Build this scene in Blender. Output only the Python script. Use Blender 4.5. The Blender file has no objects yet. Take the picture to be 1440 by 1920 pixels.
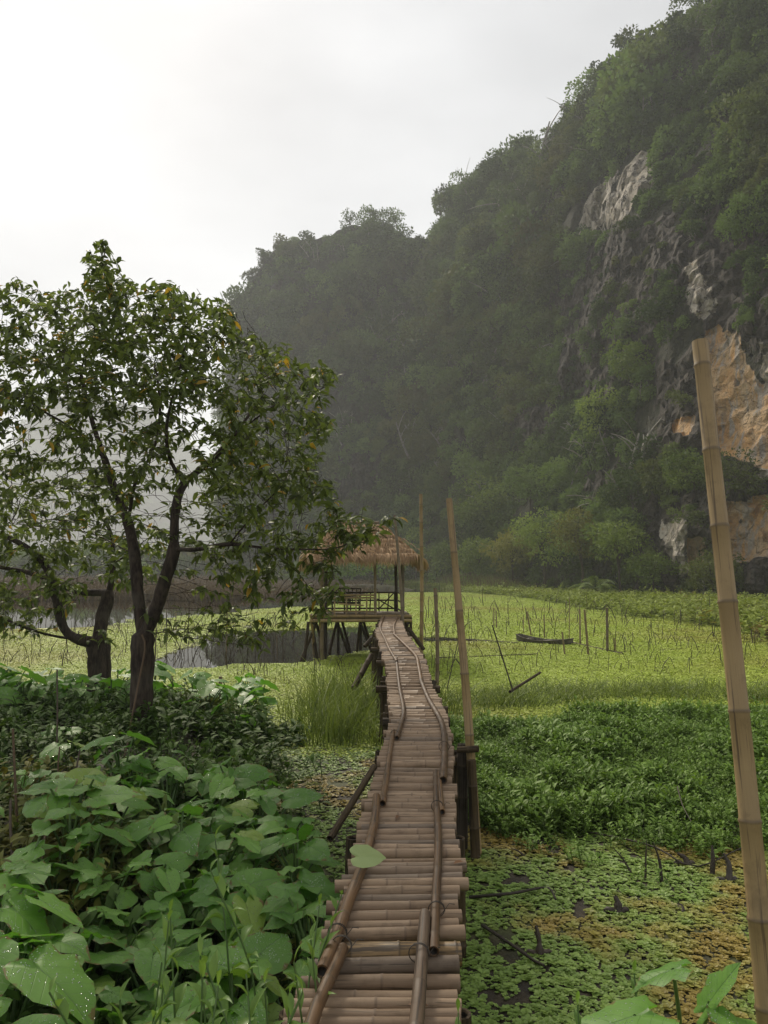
import bpy, math
import numpy as np
from mathutils import Vector, Matrix, Euler

R = np.random.default_rng(7)
SC = bpy.context.scene
COL = SC.collection

# ------------------------------------------------------------------ camera, sky, sun, exposure
F = 1445.0
PITCH = math.atan(112 / F)
CAM = np.array([0.0, 0.0, 2.25])
cam_d = bpy.data.cameras.new("camera")
cam_d.sensor_fit = 'VERTICAL'
cam_d.sensor_height = 36.0
cam_d.lens = F / 1920 * 36.0
cam_d.clip_start = 0.05
cam_d.clip_end = 3000
cam = bpy.data.objects.new("camera", cam_d)
COL.objects.link(cam)
cam.location = CAM
cam.rotation_euler = (math.pi / 2 + PITCH, 0, 0)
SC.camera = cam

SUN_EL, SUN_AZ = 40.0, -24.0          # behind the cloud, up and to the left of the view
world = bpy.data.worlds.new("World")
SC.world = world
world.use_nodes = True
wn, wl = world.node_tree.nodes, world.node_tree.links
wn.clear()
w_out = wn.new('ShaderNodeOutputWorld')
w_bg = wn.new('ShaderNodeBackground')
w_sky = wn.new('ShaderNodeTexSky')
w_sky.sky_type = 'NISHITA'
w_sky.sun_disc = False
w_sky.sun_elevation = math.radians(SUN_EL)
w_sky.sun_rotation = math.radians(SUN_AZ)
w_tc = wn.new('ShaderNodeTexCoord')
w_map = wn.new('ShaderNodeMapping')
w_map.inputs['Scale'].default_value = (1.0, 1.0, 2.6)
w_noise = wn.new('ShaderNodeTexNoise')
w_noise.inputs['Scale'].default_value = 1.7
w_noise.inputs['Detail'].default_value = 5
w_noise.inputs['Roughness'].default_value = 0.5
w_ramp = wn.new('ShaderNodeValToRGB')
w_ramp.color_ramp.elements[0].position = 0.34
w_ramp.color_ramp.elements[0].color = (2.55, 2.53, 2.50, 1)
w_ramp.color_ramp.elements[1].position = 0.66
w_ramp.color_ramp.elements[1].color = (3.65, 3.63, 3.58, 1)
w_mix = wn.new('ShaderNodeMix')
w_mix.data_type = 'RGBA'
w_mix.inputs['Factor'].default_value = 0.93
# the cloud is brighter where the sun stands behind it
w_dot = wn.new('ShaderNodeVectorMath'); w_dot.operation = 'DOT_PRODUCT'
_e, _a = math.radians(SUN_EL), math.radians(SUN_AZ)
SUNDIR = Vector((math.sin(_a) * math.cos(_e), math.cos(_a) * math.cos(_e), math.sin(_e)))
w_dot.inputs[1].default_value = SUNDIR
w_glow = wn.new('ShaderNodeMapRange')
w_glow.interpolation_type = 'SMOOTHSTEP'
w_glow.inputs['From Min'].default_value = 0.55
w_glow.inputs['From Max'].default_value = 1.0
w_glow.inputs['To Min'].default_value = 0.94
w_glow.inputs['To Max'].default_value = 1.14
w_mul = wn.new('ShaderNodeVectorMath'); w_mul.operation = 'SCALE'
wl.new(w_tc.outputs['Generated'], w_map.inputs['Vector'])
wl.new(w_map.outputs[0], w_noise.inputs['Vector'])
wl.new(w_noise.outputs['Fac'], w_ramp.inputs[0])
wl.new(w_tc.outputs['Generated'], w_dot.inputs[0])
wl.new(w_dot.outputs['Value'], w_glow.inputs['Value'])
wl.new(w_ramp.outputs[0], w_mul.inputs[0])
wl.new(w_glow.outputs[0], w_mul.inputs['Scale'])
wl.new(w_sky.outputs[0], w_mix.inputs['A'])
wl.new(w_mul.outputs[0], w_mix.inputs['B'])
wl.new(w_mix.outputs['Result'], w_bg.inputs['Color'])
w_bg.inputs['Strength'].default_value = 0.1
wl.new(w_bg.outputs[0], w_out.inputs['Surface'])

sun_d = bpy.data.lights.new("sun", 'SUN')
sun_d.energy = 1.5
sun_d.angle = math.radians(11)
sun_d.color = (1.0, 0.90, 0.74)
sun = bpy.data.objects.new("sun", sun_d)
COL.objects.link(sun)
sun.rotation_euler = SUNDIR.to_track_quat('Z', 'Y').to_euler()
sun.location = (-30, 60, 90)

SC.view_settings.view_transform = 'Standard'
SC.view_settings.look = 'None'
SC.view_settings.exposure = 1.3
SC.view_settings.gamma = 1.0
SC.view_settings.use_curve_mapping = False
SC.render.engine = 'CYCLES'
cy = SC.cycles
cy.max_bounces = 7
cy.diffuse_bounces = 3
cy.glossy_bounces = 3
cy.transmission_bounces = 4
cy.volume_bounces = 1
cy.transparent_max_bounces = 8
cy.use_denoising = True
cy.caustics_reflective = False
cy.caustics_refractive = False
HAZE_DENSITY = 0.00075


# ------------------------------------------------------------------ picture geometry
_c, _s = math.cos(PITCH), math.sin(PITCH)


def ray(px, py):
    dx = (np.asarray(px, float) - 720) / F
    dz = (960 - np.asarray(py, float)) / F
    return np.stack([dx, _c - dz * _s, _s + dz * _c], -1)


def at_y(px, py, Y):
    d = ray(px, py)
    return CAM + d * (np.asarray(Y, float) / d[..., 1])[..., None]


def on_z(px, py, z):
    d = ray(px, py)
    return CAM + d * ((z - CAM[2]) / d[..., 2])[..., None]


def proj(P):
    q = np.asarray(P, float) - CAM
    depth = q[..., 1] * _c + q[..., 2] * _s
    up = -q[..., 1] * _s + q[..., 2] * _c
    depth = np.maximum(depth, 1e-3)
    return 720 + F * q[..., 0] / depth, 960 - F * up / depth


def smooth(x):
    x = np.clip(x, 0, 1)
    return x * x * (3 - 2 * x)


# ------------------------------------------------------------------ noise
_perm = np.random.default_rng(3).permutation(256)
_perm = np.concatenate([_perm, _perm, _perm])
_grad = np.random.default_rng(4).normal(size=(256, 3))
_grad /= np.linalg.norm(_grad, axis=1)[:, None]


def perlin(P):
    P = np.asarray(P, float)
    i = np.floor(P).astype(int)
    f = P - i
    u = f * f * f * (f * (f * 6 - 15) + 10)
    i &= 255
    out = 0
    for dx in (0, 1):
        for dy in (0, 1):
            for dz in (0, 1):
                h = _perm[_perm[_perm[(i[..., 0] + dx) & 255] + ((i[..., 1] + dy) & 255)] + ((i[..., 2] + dz) & 255)]
                g = _grad[h]
                d = g[..., 0] * (f[..., 0] - dx) + g[..., 1] * (f[..., 1] - dy) + g[..., 2] * (f[..., 2] - dz)
                w = (u[..., 0] if dx else 1 - u[..., 0]) * (u[..., 1] if dy else 1 - u[..., 1]) * (u[..., 2] if dz else 1 - u[..., 2])
                out = out + d * w
    return out


def fbm(P, oct=4, gain=0.5):
    P = np.asarray(P, float)
    a, s, out = 1.0, 1.0, 0.0
    for k in range(oct):
        out = out + a * perlin(P * s + 17.3 * k)
        a *= gain
        s *= 2.03
    return out


def inside(poly, x, y):
    poly = np.asarray(poly, float)
    x, y = np.asarray(x), np.asarray(y)
    r = np.zeros(x.shape, bool)
    n = len(poly)
    for k in range(n):
        x0, y0 = poly[k]
        x1, y1 = poly[(k + 1) % n]
        c = (y0 > y) != (y1 > y)
        if y1 != y0:
            r ^= c & (x < (x1 - x0) * (y - y0) / (y1 - y0) + x0)
    return r


# ------------------------------------------------------------------ mesh building
class MB:
    """Collects vertices, faces and per-vertex floats, and links them as one mesh object."""

    def __init__(self):
        self.V, self.F, self.M, self.A = [], [], [], []
        self.n = 0

    def add(self, V, faces, mat=0, **attr):
        V = np.asarray(V, float).reshape(-1, 3)
        for f in faces:
            f = np.asarray(f, int)
            if len(f):
                self.F.append(f + self.n)
                self.M.append(np.full(len(f), mat, int))
        self.V.append(V)
        self.A.append((len(V), attr))
        self.n += len(V)

    def mesh(self, name, mats, origin=(0, 0, 0), smooth_=True):
        me = bpy.data.meshes.new(name)
        V = np.concatenate(self.V) - np.asarray(origin, float)
        me.vertices.add(len(V))
        me.vertices.foreach_set('co', V.astype(np.float32).ravel())
        loops = np.concatenate([f.ravel() for f in self.F])
        sizes = np.concatenate([np.full(len(f), f.shape[1], int) for f in self.F])
        me.loops.add(len(loops))
        me.loops.foreach_set('vertex_index', loops.astype(np.int32))
        me.polygons.add(len(sizes))
        me.polygons.foreach_set('loop_start', np.concatenate([[0], np.cumsum(sizes)[:-1]]).astype(np.int32))
        me.polygons.foreach_set('material_index', np.concatenate(self.M).astype(np.int32))
        me.polygons.foreach_set('use_smooth', np.full(len(sizes), smooth_, bool))
        names = sorted({k for _, a in self.A for k in a})
        for k in names:
            arr = np.concatenate([np.broadcast_to(np.asarray(a.get(k, 0.0), float), (n,)) for n, a in self.A])
            at = me.attributes.new(k, 'FLOAT', 'POINT')
            at.data.foreach_set('value', arr.astype(np.float32))
        me.update(calc_edges=True)
        for m in (mats if isinstance(mats, (list, tuple)) else [mats]):
            me.materials.append(m)
        return me

    def build(self, name, mats, parent=None, loc=None, smooth_=True):
        """Vertices are in world space: subtract the parent's (or the own) location."""
        org = np.array(parent.location) if parent is not None else np.asarray(loc if loc is not None else (0, 0, 0), float)
        o = bpy.data.objects.new(name, self.mesh(name, mats, org, smooth_))
        COL.objects.link(o)
        if parent is not None:
            o.parent = parent
        else:
            o.location = org
        return o


def tag(o, label=None, cat=None, group=None, kind=None):
    if label: o['label'] = label
    if cat: o['category'] = cat
    if group: o['group'] = group
    if kind: o['kind'] = kind
    return o


def empty(name, loc, label, cat, group=None):
    o = bpy.data.objects.new(name, None)
    COL.objects.link(o)
    o.location = loc
    o.empty_display_size = 0.1
    return tag(o, label, cat, group)


def place(name, me, parent=None, mat=None, loc=None, rot=None, scale=None):
    o = bpy.data.objects.new(name, me)
    COL.objects.link(o)
    if parent is not None: o.parent = parent
    if mat is not None: o.matrix_local = mat
    if loc is not None: o.location = loc
    if rot is not None: o.rotation_euler = rot
    if scale is not None: o.scale = scale
    return o


def copy_tree(o, parent=None):
    c = o.copy()
    COL.objects.link(c)
    c.parent = parent
    for ch in list(KIDS.get(o.name, [])):
        copy_tree(ch, c)
    return c


KIDS = {}


def note_kids(root):
    KIDS.clear()
    for o in list(COL.objects):
        if o.parent is not None:
            KIDS.setdefault(o.parent.name, []).append(o)


def unit(v):
    v = np.asarray(v, float)
    return v / np.maximum(np.linalg.norm(v, axis=-1, keepdims=True), 1e-9)


def tube(mb, pts, rad, sides=6, mat=0, cap=True, node=None, u=None, jitter=0.0, a=0.0, slant=0.0):
    pts = np.asarray(pts, float)
    n = len(pts)
    rad = np.broadcast_to(np.asarray(rad, float), (n,))
    t = unit(np.gradient(pts, axis=0))
    ref = np.array([0, 0, 1.0]) if abs(t[0, 2]) < 0.9 else np.array([1.0, 0, 0])
    x = unit(np.cross(ref, t[0]))
    X = np.zeros((n, 3)); X[0] = x
    for i in range(1, n):
        x = x - t[i] * x.dot(t[i])
        x = x / max(np.linalg.norm(x), 1e-9)
        X[i] = x
    Y = np.cross(t, X)
    ang = np.arange(sides) * 2 * math.pi / sides
    ca, sa = np.cos(ang), np.sin(ang)
    rr = rad[:, None] * (1 + (R.normal(size=(n, sides)) * jitter if jitter else 0))
    V = pts[:, None] + rr[..., None] * (X[:, None] * ca[None, :, None] + Y[:, None] * sa[None, :, None])
    if slant: V[-1] += t[-1] * (ca * slant)[:, None]
    i, j = np.meshgrid(np.arange(n - 1), np.arange(sides), indexing='ij')
    q = np.stack([i * sides + j, i * sides + (j + 1) % sides, (i + 1) * sides + (j + 1) % sides, (i + 1) * sides + j], -1).reshape(-1, 4)
    if u is None:
        u = np.concatenate([[0], np.cumsum(np.linalg.norm(np.diff(pts, axis=0), axis=1))])
    nd = np.zeros(n) if node is None else np.asarray(node, float)
    kw = dict(u=np.repeat(u, sides), vs=np.tile(sa, n), vc=np.tile(ca, n), node=np.repeat(nd, sides), a=a)
    mb.add(V, [q], mat, **kw)
    if cap:
        for k, s in ((0, -1), (n - 1, 1)):
            ring = V[k]
            c = pts[k]
            rim = c + (ring - c) * 0.72
            hole = c + (ring - c) * 0.66 - s * t[k] * rad[k] * 0.5
            P = np.concatenate([ring, rim, hole])
            a0 = np.arange(sides); b0 = (a0 + 1) % sides
            if s > 0:
                f1 = np.stack([a0, b0, b0 + sides, a0 + sides], 1)
                f2 = np.stack([a0 + sides, b0 + sides, b0 + 2 * sides, a0 + 2 * sides], 1)
                f3 = (a0 + 2 * sides)[None]
            else:
                f1 = np.stack([b0, a0, a0 + sides, b0 + sides], 1)
                f2 = np.stack([b0 + sides, a0 + sides, a0 + 2 * sides, b0 + 2 * sides], 1)
                f3 = (a0 + 2 * sides)[::-1][None]
            nn = np.concatenate([np.full(sides, .2), np.full(sides, .35), np.full(sides, -1.0)])
            mb.add(P, [f1, f2, f3], mat, node=nn, u=np.full(3 * sides, u[k]), vs=np.tile(sa, 3), vc=np.tile(ca, 3), a=a)


def polyline(P, n=None, step=None):
    """Catmull-Rom through the points, resampled evenly."""
    P = np.asarray(P, float)
    if len(P) == 2:
        dense = P[0] + (P[1] - P[0]) * np.linspace(0, 1, 30)[:, None]
    else:
        Q = np.concatenate([[2 * P[0] - P[1]], P, [2 * P[-1] - P[-2]]])
        out = []
        for i in range(1, len(Q) - 2):
            t = np.linspace(0, 1, 16, endpoint=False)[:, None]
            p0, p1, p2, p3 = Q[i - 1], Q[i], Q[i + 1], Q[i + 2]
            out.append(0.5 * ((2 * p1) + (-p0 + p2) * t + (2 * p0 - 5 * p1 + 4 * p2 - p3) * t ** 2 + (-p0 + 3 * p1 - 3 * p2 + p3) * t ** 3))
        dense = np.concatenate(out + [P[-1:]])
    s = np.concatenate([[0], np.cumsum(np.linalg.norm(np.diff(dense, axis=0), axis=1))])
    if n is None:
        n = max(3, int(s[-1] / step) + 1)
    q = np.linspace(0, s[-1], n)
    return np.stack([np.interp(q, s, dense[:, k]) for k in range(3)], -1)


def bamboo(mb, path, r0, r1=None, seg=0.32, sides=10, mat=0, a=None, bulge=0.09, off=None, cap=True, slant=0.0):
    """A culm along the path with swollen nodes every seg metres."""
    r1 = r0 if r1 is None else r1
    P = polyline(path, step=0.02) if len(path) > 2 else polyline(path, n=60)
    s = np.concatenate([[0], np.cumsum(np.linalg.norm(np.diff(P, axis=0), axis=1))])
    L = s[-1]
    pos, rad, node = [0.0], [1.0], [0.15]
    x = seg * (R.uniform(0.3, 0.9) if off is None else off)
    last = 0.0
    while x < L - 0.03:
        m = (last + x) / 2
        pos += [m, x - .012, x - .004, x + .003, x + .012]
        rad += [0.985, 0.99, 1 + bulge, 1 + bulge * 0.55, 0.985]
        node += [0, .15, 0.75, 1.0, .25]
        last = x
        x += seg * R.uniform(0.8, 1.2)
    pos += [(last + L) / 2, L]
    rad += [1.0, 1.0]
    node += [0, 0.15]
    pos = np.array(pos); o = np.argsort(pos)
    pos = pos[o]; rad = np.array(rad)[o] * (r0 + (r1 - r0) * pos / L); node = np.array(node)[o]
    pts = np.stack([np.interp(pos, s, P[:, k]) for k in range(3)], -1)
    tube(mb, pts, rad, sides, mat, cap, node, pos + R.uniform(0, 50), a=R.uniform() if a is None else a, slant=slant)


def box(mb, c, size, rz=0.0, mat=0, rot=None, a=0.0):
    x, y, z = np.asarray(size, float) / 2
    v = np.array([[-x, -y, -z], [x, -y, -z], [x, y, -z], [-x, y, -z], [-x, -y, z], [x, -y, z], [x, y, z], [-x, y, z]])
    m = np.array(Matrix.Rotation(rz, 3, 'Z')) if rot is None else np.array(rot)
    f = [[0, 3, 2, 1], [4, 5, 6, 7], [0, 1, 5, 4], [1, 2, 6, 5], [2, 3, 7, 6], [3, 0, 4, 7]]
    mb.add(v @ m.T + np.asarray(c, float), [f], mat, a=a)


# leaf templates: x along, y across, z up; faces
_T_RHOMB = (np.array([[0, 0, 0], [.45, .5, .1], [1, 0, -.08], [.45, -.5, .1]]), [np.array([[0, 2, 1], [0, 3, 2]])])
_T_LANCE = (np.array([[0, 0, 0], [.38, 0, .03], [.74, 0, -.03], [1, 0, -.16], [.3, .46, .09], [.7, .36, .03], [.3, -.46, .09], [.7, -.36, .03]]),
            [np.array([[0, 1, 4], [2, 3, 5], [0, 6, 1], [2, 7, 3]]), np.array([[1, 2, 5, 4], [1, 6, 7, 2]])])
_T_ROUND = (np.array([[0, 0, 0], [.4, .3, .12], [.85, .42, .1], [1.02, 0, .06], [.85, -.42, .1], [.4, -.3, .12], [.6, 0, .02]]),
            [np.array([[0, 6, 1], [1, 6, 2], [2, 6, 3], [3, 6, 4], [4, 6, 5], [5, 6, 0]])])


def leaves(mb, pos, dirs, ups, length, width, tmpl=_T_LANCE, rnd=None, mat=0):
    pos = np.asarray(pos, float)
    n = len(pos)
    X = unit(dirs)
    Y = unit(np.cross(np.broadcast_to(ups, X.shape), X))
    Z = np.cross(X, Y)
    L = np.broadcast_to(np.asarray(length, float), (n,))
    W = np.broadcast_to(np.asarray(width, float), (n,))
    T, faces = tmpl
    V = pos[:, None] + X[:, None] * (T[:, 0] * L[:, None])[..., None] + Y[:, None] * (T[:, 1] * W[:, None])[..., None] + Z[:, None] * (T[:, 2] * L[:, None])[..., None]
    k = len(T)
    offs = (np.arange(n) * k)[:, None, None]
    fs = [(f[None] + offs).reshape(-1, f.shape[1]) for f in faces]
    if rnd is None: rnd = R.uniform(size=n)
    mb.add(V, fs, mat, a=np.repeat(rnd, k), u=np.tile(T[:, 0], n), vs=np.tile(T[:, 1], n))


def sph(n):
    return unit(R.normal(size=(n, 3)))


# ------------------------------------------------------------------ materials
def new_mat(name):
    m = bpy.data.materials.new(name)
    m.use_nodes = True
    nt = m.node_tree
    nt.nodes.clear()
    out = nt.nodes.new('ShaderNodeOutputMaterial')
    return m, nt, out


class NT:
    """Tiny node helper."""

    def __init__(self, nt):
        self.nt = nt

    def n(self, t, **kw):
        x = self.nt.nodes.new(t)
        for k, v in kw.items():
            setattr(x, k, v)
        return x

    def link(self, a, b):
        self.nt.links.new(a, b)

    def val(self, sock, v):
        if hasattr(v, 'is_output'):
            self.link(v, sock)
        else:
            sock.default_value = v

    def math(self, op, a, b=0.0, c=0.0, clamp=False):
        x = self.n('ShaderNodeMath', operation=op, use_clamp=clamp)
        self.val(x.inputs[0], a); self.val(x.inputs[1], b); self.val(x.inputs[2], c)
        return x.outputs[0]

    def mix(self, f, a, b, mode='MIX'):
        x = self.n('ShaderNodeMix', data_type='RGBA', blend_type=mode)
        self.val(x.inputs['Factor'], f)
        self.val(x.inputs['A'], a if hasattr(a, 'is_output') else (*a, 1) if len(a) == 3 else a)
        self.val(x.inputs['B'], b if hasattr(b, 'is_output') else (*b, 1) if len(b) == 3 else b)
        return x.outputs['Result']

    def attr(self, name):
        return self.n('ShaderNodeAttribute', attribute_name=name).outputs['Fac']

    def objrand(self):
        return self.n('ShaderNodeObjectInfo').outputs['Random']

    def noise(self, vec, scale=5.0, detail=3, rough=0.55):
        x = self.n('ShaderNodeTexNoise')
        x.inputs['Scale'].default_value = scale
        x.inputs['Detail'].default_value = detail
        x.inputs['Roughness'].default_value = rough
        if vec is not None: self.link(vec, x.inputs['Vector'])
        return x.outputs['Fac']

    def range(self, v, a, b, c=0.0, d=1.0):
        x = self.n('ShaderNodeMapRange', interpolation_type='SMOOTHSTEP')
        self.val(x.inputs['Value'], v)
        for k, q in (('From Min', a), ('From Max', b), ('To Min', c), ('To Max', d)):
            x.inputs[k].default_value = q
        return x.outputs[0]

    def xyz(self, x, y, z):
        c = self.n('ShaderNodeCombineXYZ')
        for k, v in enumerate((x, y, z)):
            self.val(c.inputs[k], v)
        return c.outputs[0]

    def pos(self):
        return self.n('ShaderNodeNewGeometry').outputs['Position']

    def bump(self, h, strength=0.4, dist=0.01):
        b = self.n('ShaderNodeBump')
        b.inputs['Strength'].default_value = strength
        b.inputs['Distance'].default_value = dist
        self.link(h, b.inputs['Height'])
        return b.outputs[0]

    def bsdf(self, col, rough=0.6, spec=0.5, normal=None):
        p = self.n('ShaderNodeBsdfPrincipled')
        self.val(p.inputs['Base Color'], col if hasattr(col, 'is_output') else (*col, 1))
        self.val(p.inputs['Roughness'], rough)
        self.val(p.inputs['Specular IOR Level'], spec)
        if normal is not None: self.link(normal, p.inputs['Normal'])
        return p


def mat_foliage(name, dark, light, transl=0.25, rough=0.5, spec=0.4, odd=None, odd_share=0.0, patch=None, patch_scale=0.06, patch_lo=.45, patch_hi=.7, randw=0.45, randp=1.0):
    m, nt, out = new_mat(name)
    g = NT(nt)
    a = g.attr('a')
    f = g.math('ADD', g.math('MULTIPLY', a, 1 - randw), g.math('MULTIPLY', g.math('POWER', g.objrand(), randp), randw))
    col = g.mix(f, dark, light)
    if patch is not None:
        loc = g.n('ShaderNodeObjectInfo').outputs['Location']
        pn = g.range(g.noise(loc, patch_scale, 3), patch_lo, patch_hi)
        col = g.mix(pn, col, g.mix(f, [c * .6 for c in patch], patch))
    if odd is not None:
        col = g.mix(g.math('GREATER_THAN', a, 1 - odd_share), col, odd)
    p = g.bsdf(col, rough, spec)
    t = g.n('ShaderNodeBsdfTranslucent')
    g.link(g.mix(0.5, col, g.mix(1.0, col, (1.0, 1.0, .45), 'MULTIPLY')), t.inputs['Color'])
    mx = g.n('ShaderNodeMixShader')
    mx.inputs[0].default_value = transl
    g.link(p.outputs[0], mx.inputs[1]); g.link(t.outputs[0], mx.inputs[2])
    g.link(mx.outputs[0], out.inputs['Surface'])
    return m


def mat_bamboo(name, c0, c1, stain=(.03, .022, .016), stain_at=.62, rough=.5, nodecol=(.07, .05, .03), nodew=.7, spec=.4, split_at=.72, aged=.55):
    m, nt, out = new_mat(name)
    g = NT(nt)
    u, vs, vc, a, nd = (g.attr(k) for k in ('u', 'vs', 'vc', 'a', 'node'))
    rnd = g.math('FRACT', g.math('ADD', a, g.math('MULTIPLY', g.objrand(), 7.31)))
    seed = g.math('MULTIPLY', rnd, 40.0)
    v1 = g.xyz(g.math('MULTIPLY', u, 2.0), g.math('ADD', g.math('MULTIPLY', vs, 3.0), seed), g.math('MULTIPLY', vc, 3.0))
    fine = g.noise(g.xyz(g.math('MULTIPLY', u, 6.0), g.math('ADD', g.math('MULTIPLY', vs, 16.0), seed), g.math('MULTIPLY', vc, 16.0)), 1.0, 4)
    blot = g.noise(v1, 1.0, 5, .6)
    f = g.math('ADD', g.math('MULTIPLY', rnd, .62), g.math('MULTIPLY', fine, .55))
    col = g.mix(f, c0, c1)
    old = g.math('FRACT', g.math('MULTIPLY', rnd, 13.7))
    col = g.mix(g.range(old, .80, .92, 0, aged), col, g.mix(fine, (.035, .03, .026), (.12, .105, .09)))
    col = g.mix(g.range(blot, stain_at, stain_at + .12, 0, .8), col, stain)
    split = g.noise(g.xyz(g.math('MULTIPLY', u, 3.2), g.math('ADD', g.math('MULTIPLY', vs, 9.0), seed), g.math('ADD', g.math('MULTIPLY', vc, 9.0), 5.0)), 1.0, 1, .4)
    col = g.mix(g.range(split, split_at, split_at + .035, 0, .9), col, (.018, .014, .011))
    grime = g.noise(g.pos(), 9.0, 5, .65)
    col = g.mix(g.range(grime, .48, .72, 0, .5), col, g.mix(1.0, col, (.45, .42, .38), 'MULTIPLY'))
    col = g.mix(g.math('MULTIPLY', g.math('MAXIMUM', nd, 0.0), nodew), col, nodecol)
    col = g.mix(g.math('LESS_THAN', nd, -.2), col, (.012, .009, .006))  # hollow of a cut end: its inner shade is painted near-black
    rg = g.math('ADD', rough - .12, g.math('MULTIPLY', fine, .25))
    p = g.bsdf(col, rg, spec, g.bump(fine, .25, .004))
    g.link(p.outputs[0], out.inputs['Surface'])
    return m


def mat_plain(name, c0, c1, scale=6.0, rough=.8, spec=.3, bump=.4, dist=.02, detail=6):
    m, nt, out = new_mat(name)
    g = NT(nt)
    n = g.noise(g.pos(), scale, detail, .6)
    col = g.mix(g.range(n, .3, .7), c0, c1)
    p = g.bsdf(col, rough, spec, g.bump(n, bump, dist))
    g.link(p.outputs[0], out.inputs['Surface'])
    return m


M_SLAT = mat_bamboo('bamboo_deck', (.155, .103, .062), (.335, .238, .152), stain=(.045, .032, .022), stain_at=.57, rough=.6, nodecol=(.085, .058, .04), nodew=.6, spec=.3)
M_SCORCH = mat_bamboo('bamboo_scorched', (.20, .12, .05), (.34, .23, .10), stain=(.022, .018, .015), stain_at=.44, rough=.5)
M_RAIL = mat_bamboo('bamboo_rail', (.060, .034, .016), (.175, .098, .043), stain=(.022, .016, .011), stain_at=.50, rough=.52, spec=.3)
M_POLE = mat_bamboo('bamboo_pole', (.23, .155, .068), (.41, .295, .14), split_at=.80, aged=.0, stain=(.08, .052, .03), stain_at=.53, rough=.5)
M_POLE2 = mat_bamboo('bamboo_weathered', (.13, .095, .055), (.25, .185, .105), stain=(.04, .03, .02), stain_at=.58, rough=.6)
M_POST = mat_bamboo('bamboo_wet_and_shaded', (.032, .023, .012), (.085, .058, .028), stain=(.012, .010, .007), stain_at=.47, rough=.75, spec=.2)  # wet posts; its dark colour also paints in shade at the hut's back
M_DARKSTICK = mat_bamboo('rotten_stalk', (.018, .013, .009), (.05, .036, .022), stain=(.01, .008, .006), rough=.6)
M_DRYSTICK = mat_bamboo('dry_stalk', (.07, .045, .025), (.14, .09, .05), rough=.7)
M_LOTUS = mat_bamboo('lotus_stalk', (.022, .018, .009), (.075, .06, .026), rough=.7)
M_THATCH = mat_foliage('thatch_straw', (.34, .215, .11), (.72, .53, .34), transl=.1, rough=.75, spec=.2)
M_TREELEAF = mat_foliage('tree_leaf', (.052, .078, .012), (.20, .26, .056), transl=.45, rough=.5, spec=.4, odd=(.42, .27, .03), odd_share=.018, randw=.12)
M_HILL = mat_foliage('hill_foliage', (.013, .030, .009), (.195, .29, .074), transl=.28, rough=.7, spec=.15, patch=(.155, .165, .045), patch_scale=.06, patch_lo=.50, patch_hi=.70, randw=.70, randp=1.7)
M_BUSH = mat_foliage('bush_leaf', (.042, .078, .013), (.26, .345, .062), transl=.3, rough=.6, spec=.2)
M_BUSHY = mat_foliage('bush_leaf_yellowish', (.07, .08, .012), (.25, .25, .05), transl=.3, rough=.6, spec=.2)
M_WEED = mat_foliage('marsh_weed', (.042, .090, .011), (.235, .375, .065), transl=.3, rough=.55, spec=.22)
M_UNDER = mat_foliage('undergrowth_leaf', (.03, .065, .012), (.105, .185, .035), transl=.3, rough=.65, spec=.2, patch=(.20, .19, .045), patch_scale=.55, patch_lo=.52, patch_hi=.68)
M_HYA = mat_foliage('shore_plant', (.10, .14, .02), (.34, .41, .08), transl=.3, rough=.65, spec=.2, patch=(.26, .19, .07), patch_scale=.12, patch_lo=.55, patch_hi=.7)
M_REED = mat_foliage('sedge_blade', (.06, .10, .015), (.24, .30, .065), transl=.35, rough=.6, spec=.3)
M_DRYREED = mat_foliage('dry_reed', (.05, .038, .022), (.16, .11, .06), transl=.15, rough=.8, spec=.2)
M_DUCK = mat_foliage('duckweed', (.28, .37, .04), (.50, .61, .095), transl=.12, rough=.55, spec=.3, odd=(.12, .10, .035), odd_share=.05, patch=(.46, .46, .08), patch_scale=.12, randw=.3)
M_PISTIA = mat_foliage('water_lettuce', (.10, .18, .028), (.29, .41, .085), transl=.15, rough=.5, spec=.35, patch=(.37, .28, .06), patch_scale=.85, patch_lo=.49, patch_hi=.6)
M_WEEDLEAF = mat_foliage('knotweed_leaf', (.075, .16, .022), (.22, .35, .065), transl=.35, rough=.45, spec=.45)
M_LIMB = mat_plain('pale_bark', (.16, .145, .12), (.32, .30, .26), 2, bump=.1)
M_STEM = mat_foliage('green_stem', (.05, .10, .025), (.10, .17, .045), transl=.0, rough=.45)
M_BIRCHY = mat_plain('far_wall_paint', (.62, .62, .6), (.7, .7, .68), 3, bump=.05)
M_WINDOW = mat_plain('dark_glass', (.03, .035, .04), (.05, .055, .06), 3, rough=.2, bump=0.02)
M_ROOFTILE = mat_plain('far_roof', (.22, .14, .11), (.3, .2, .16), 3, bump=.1)


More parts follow.
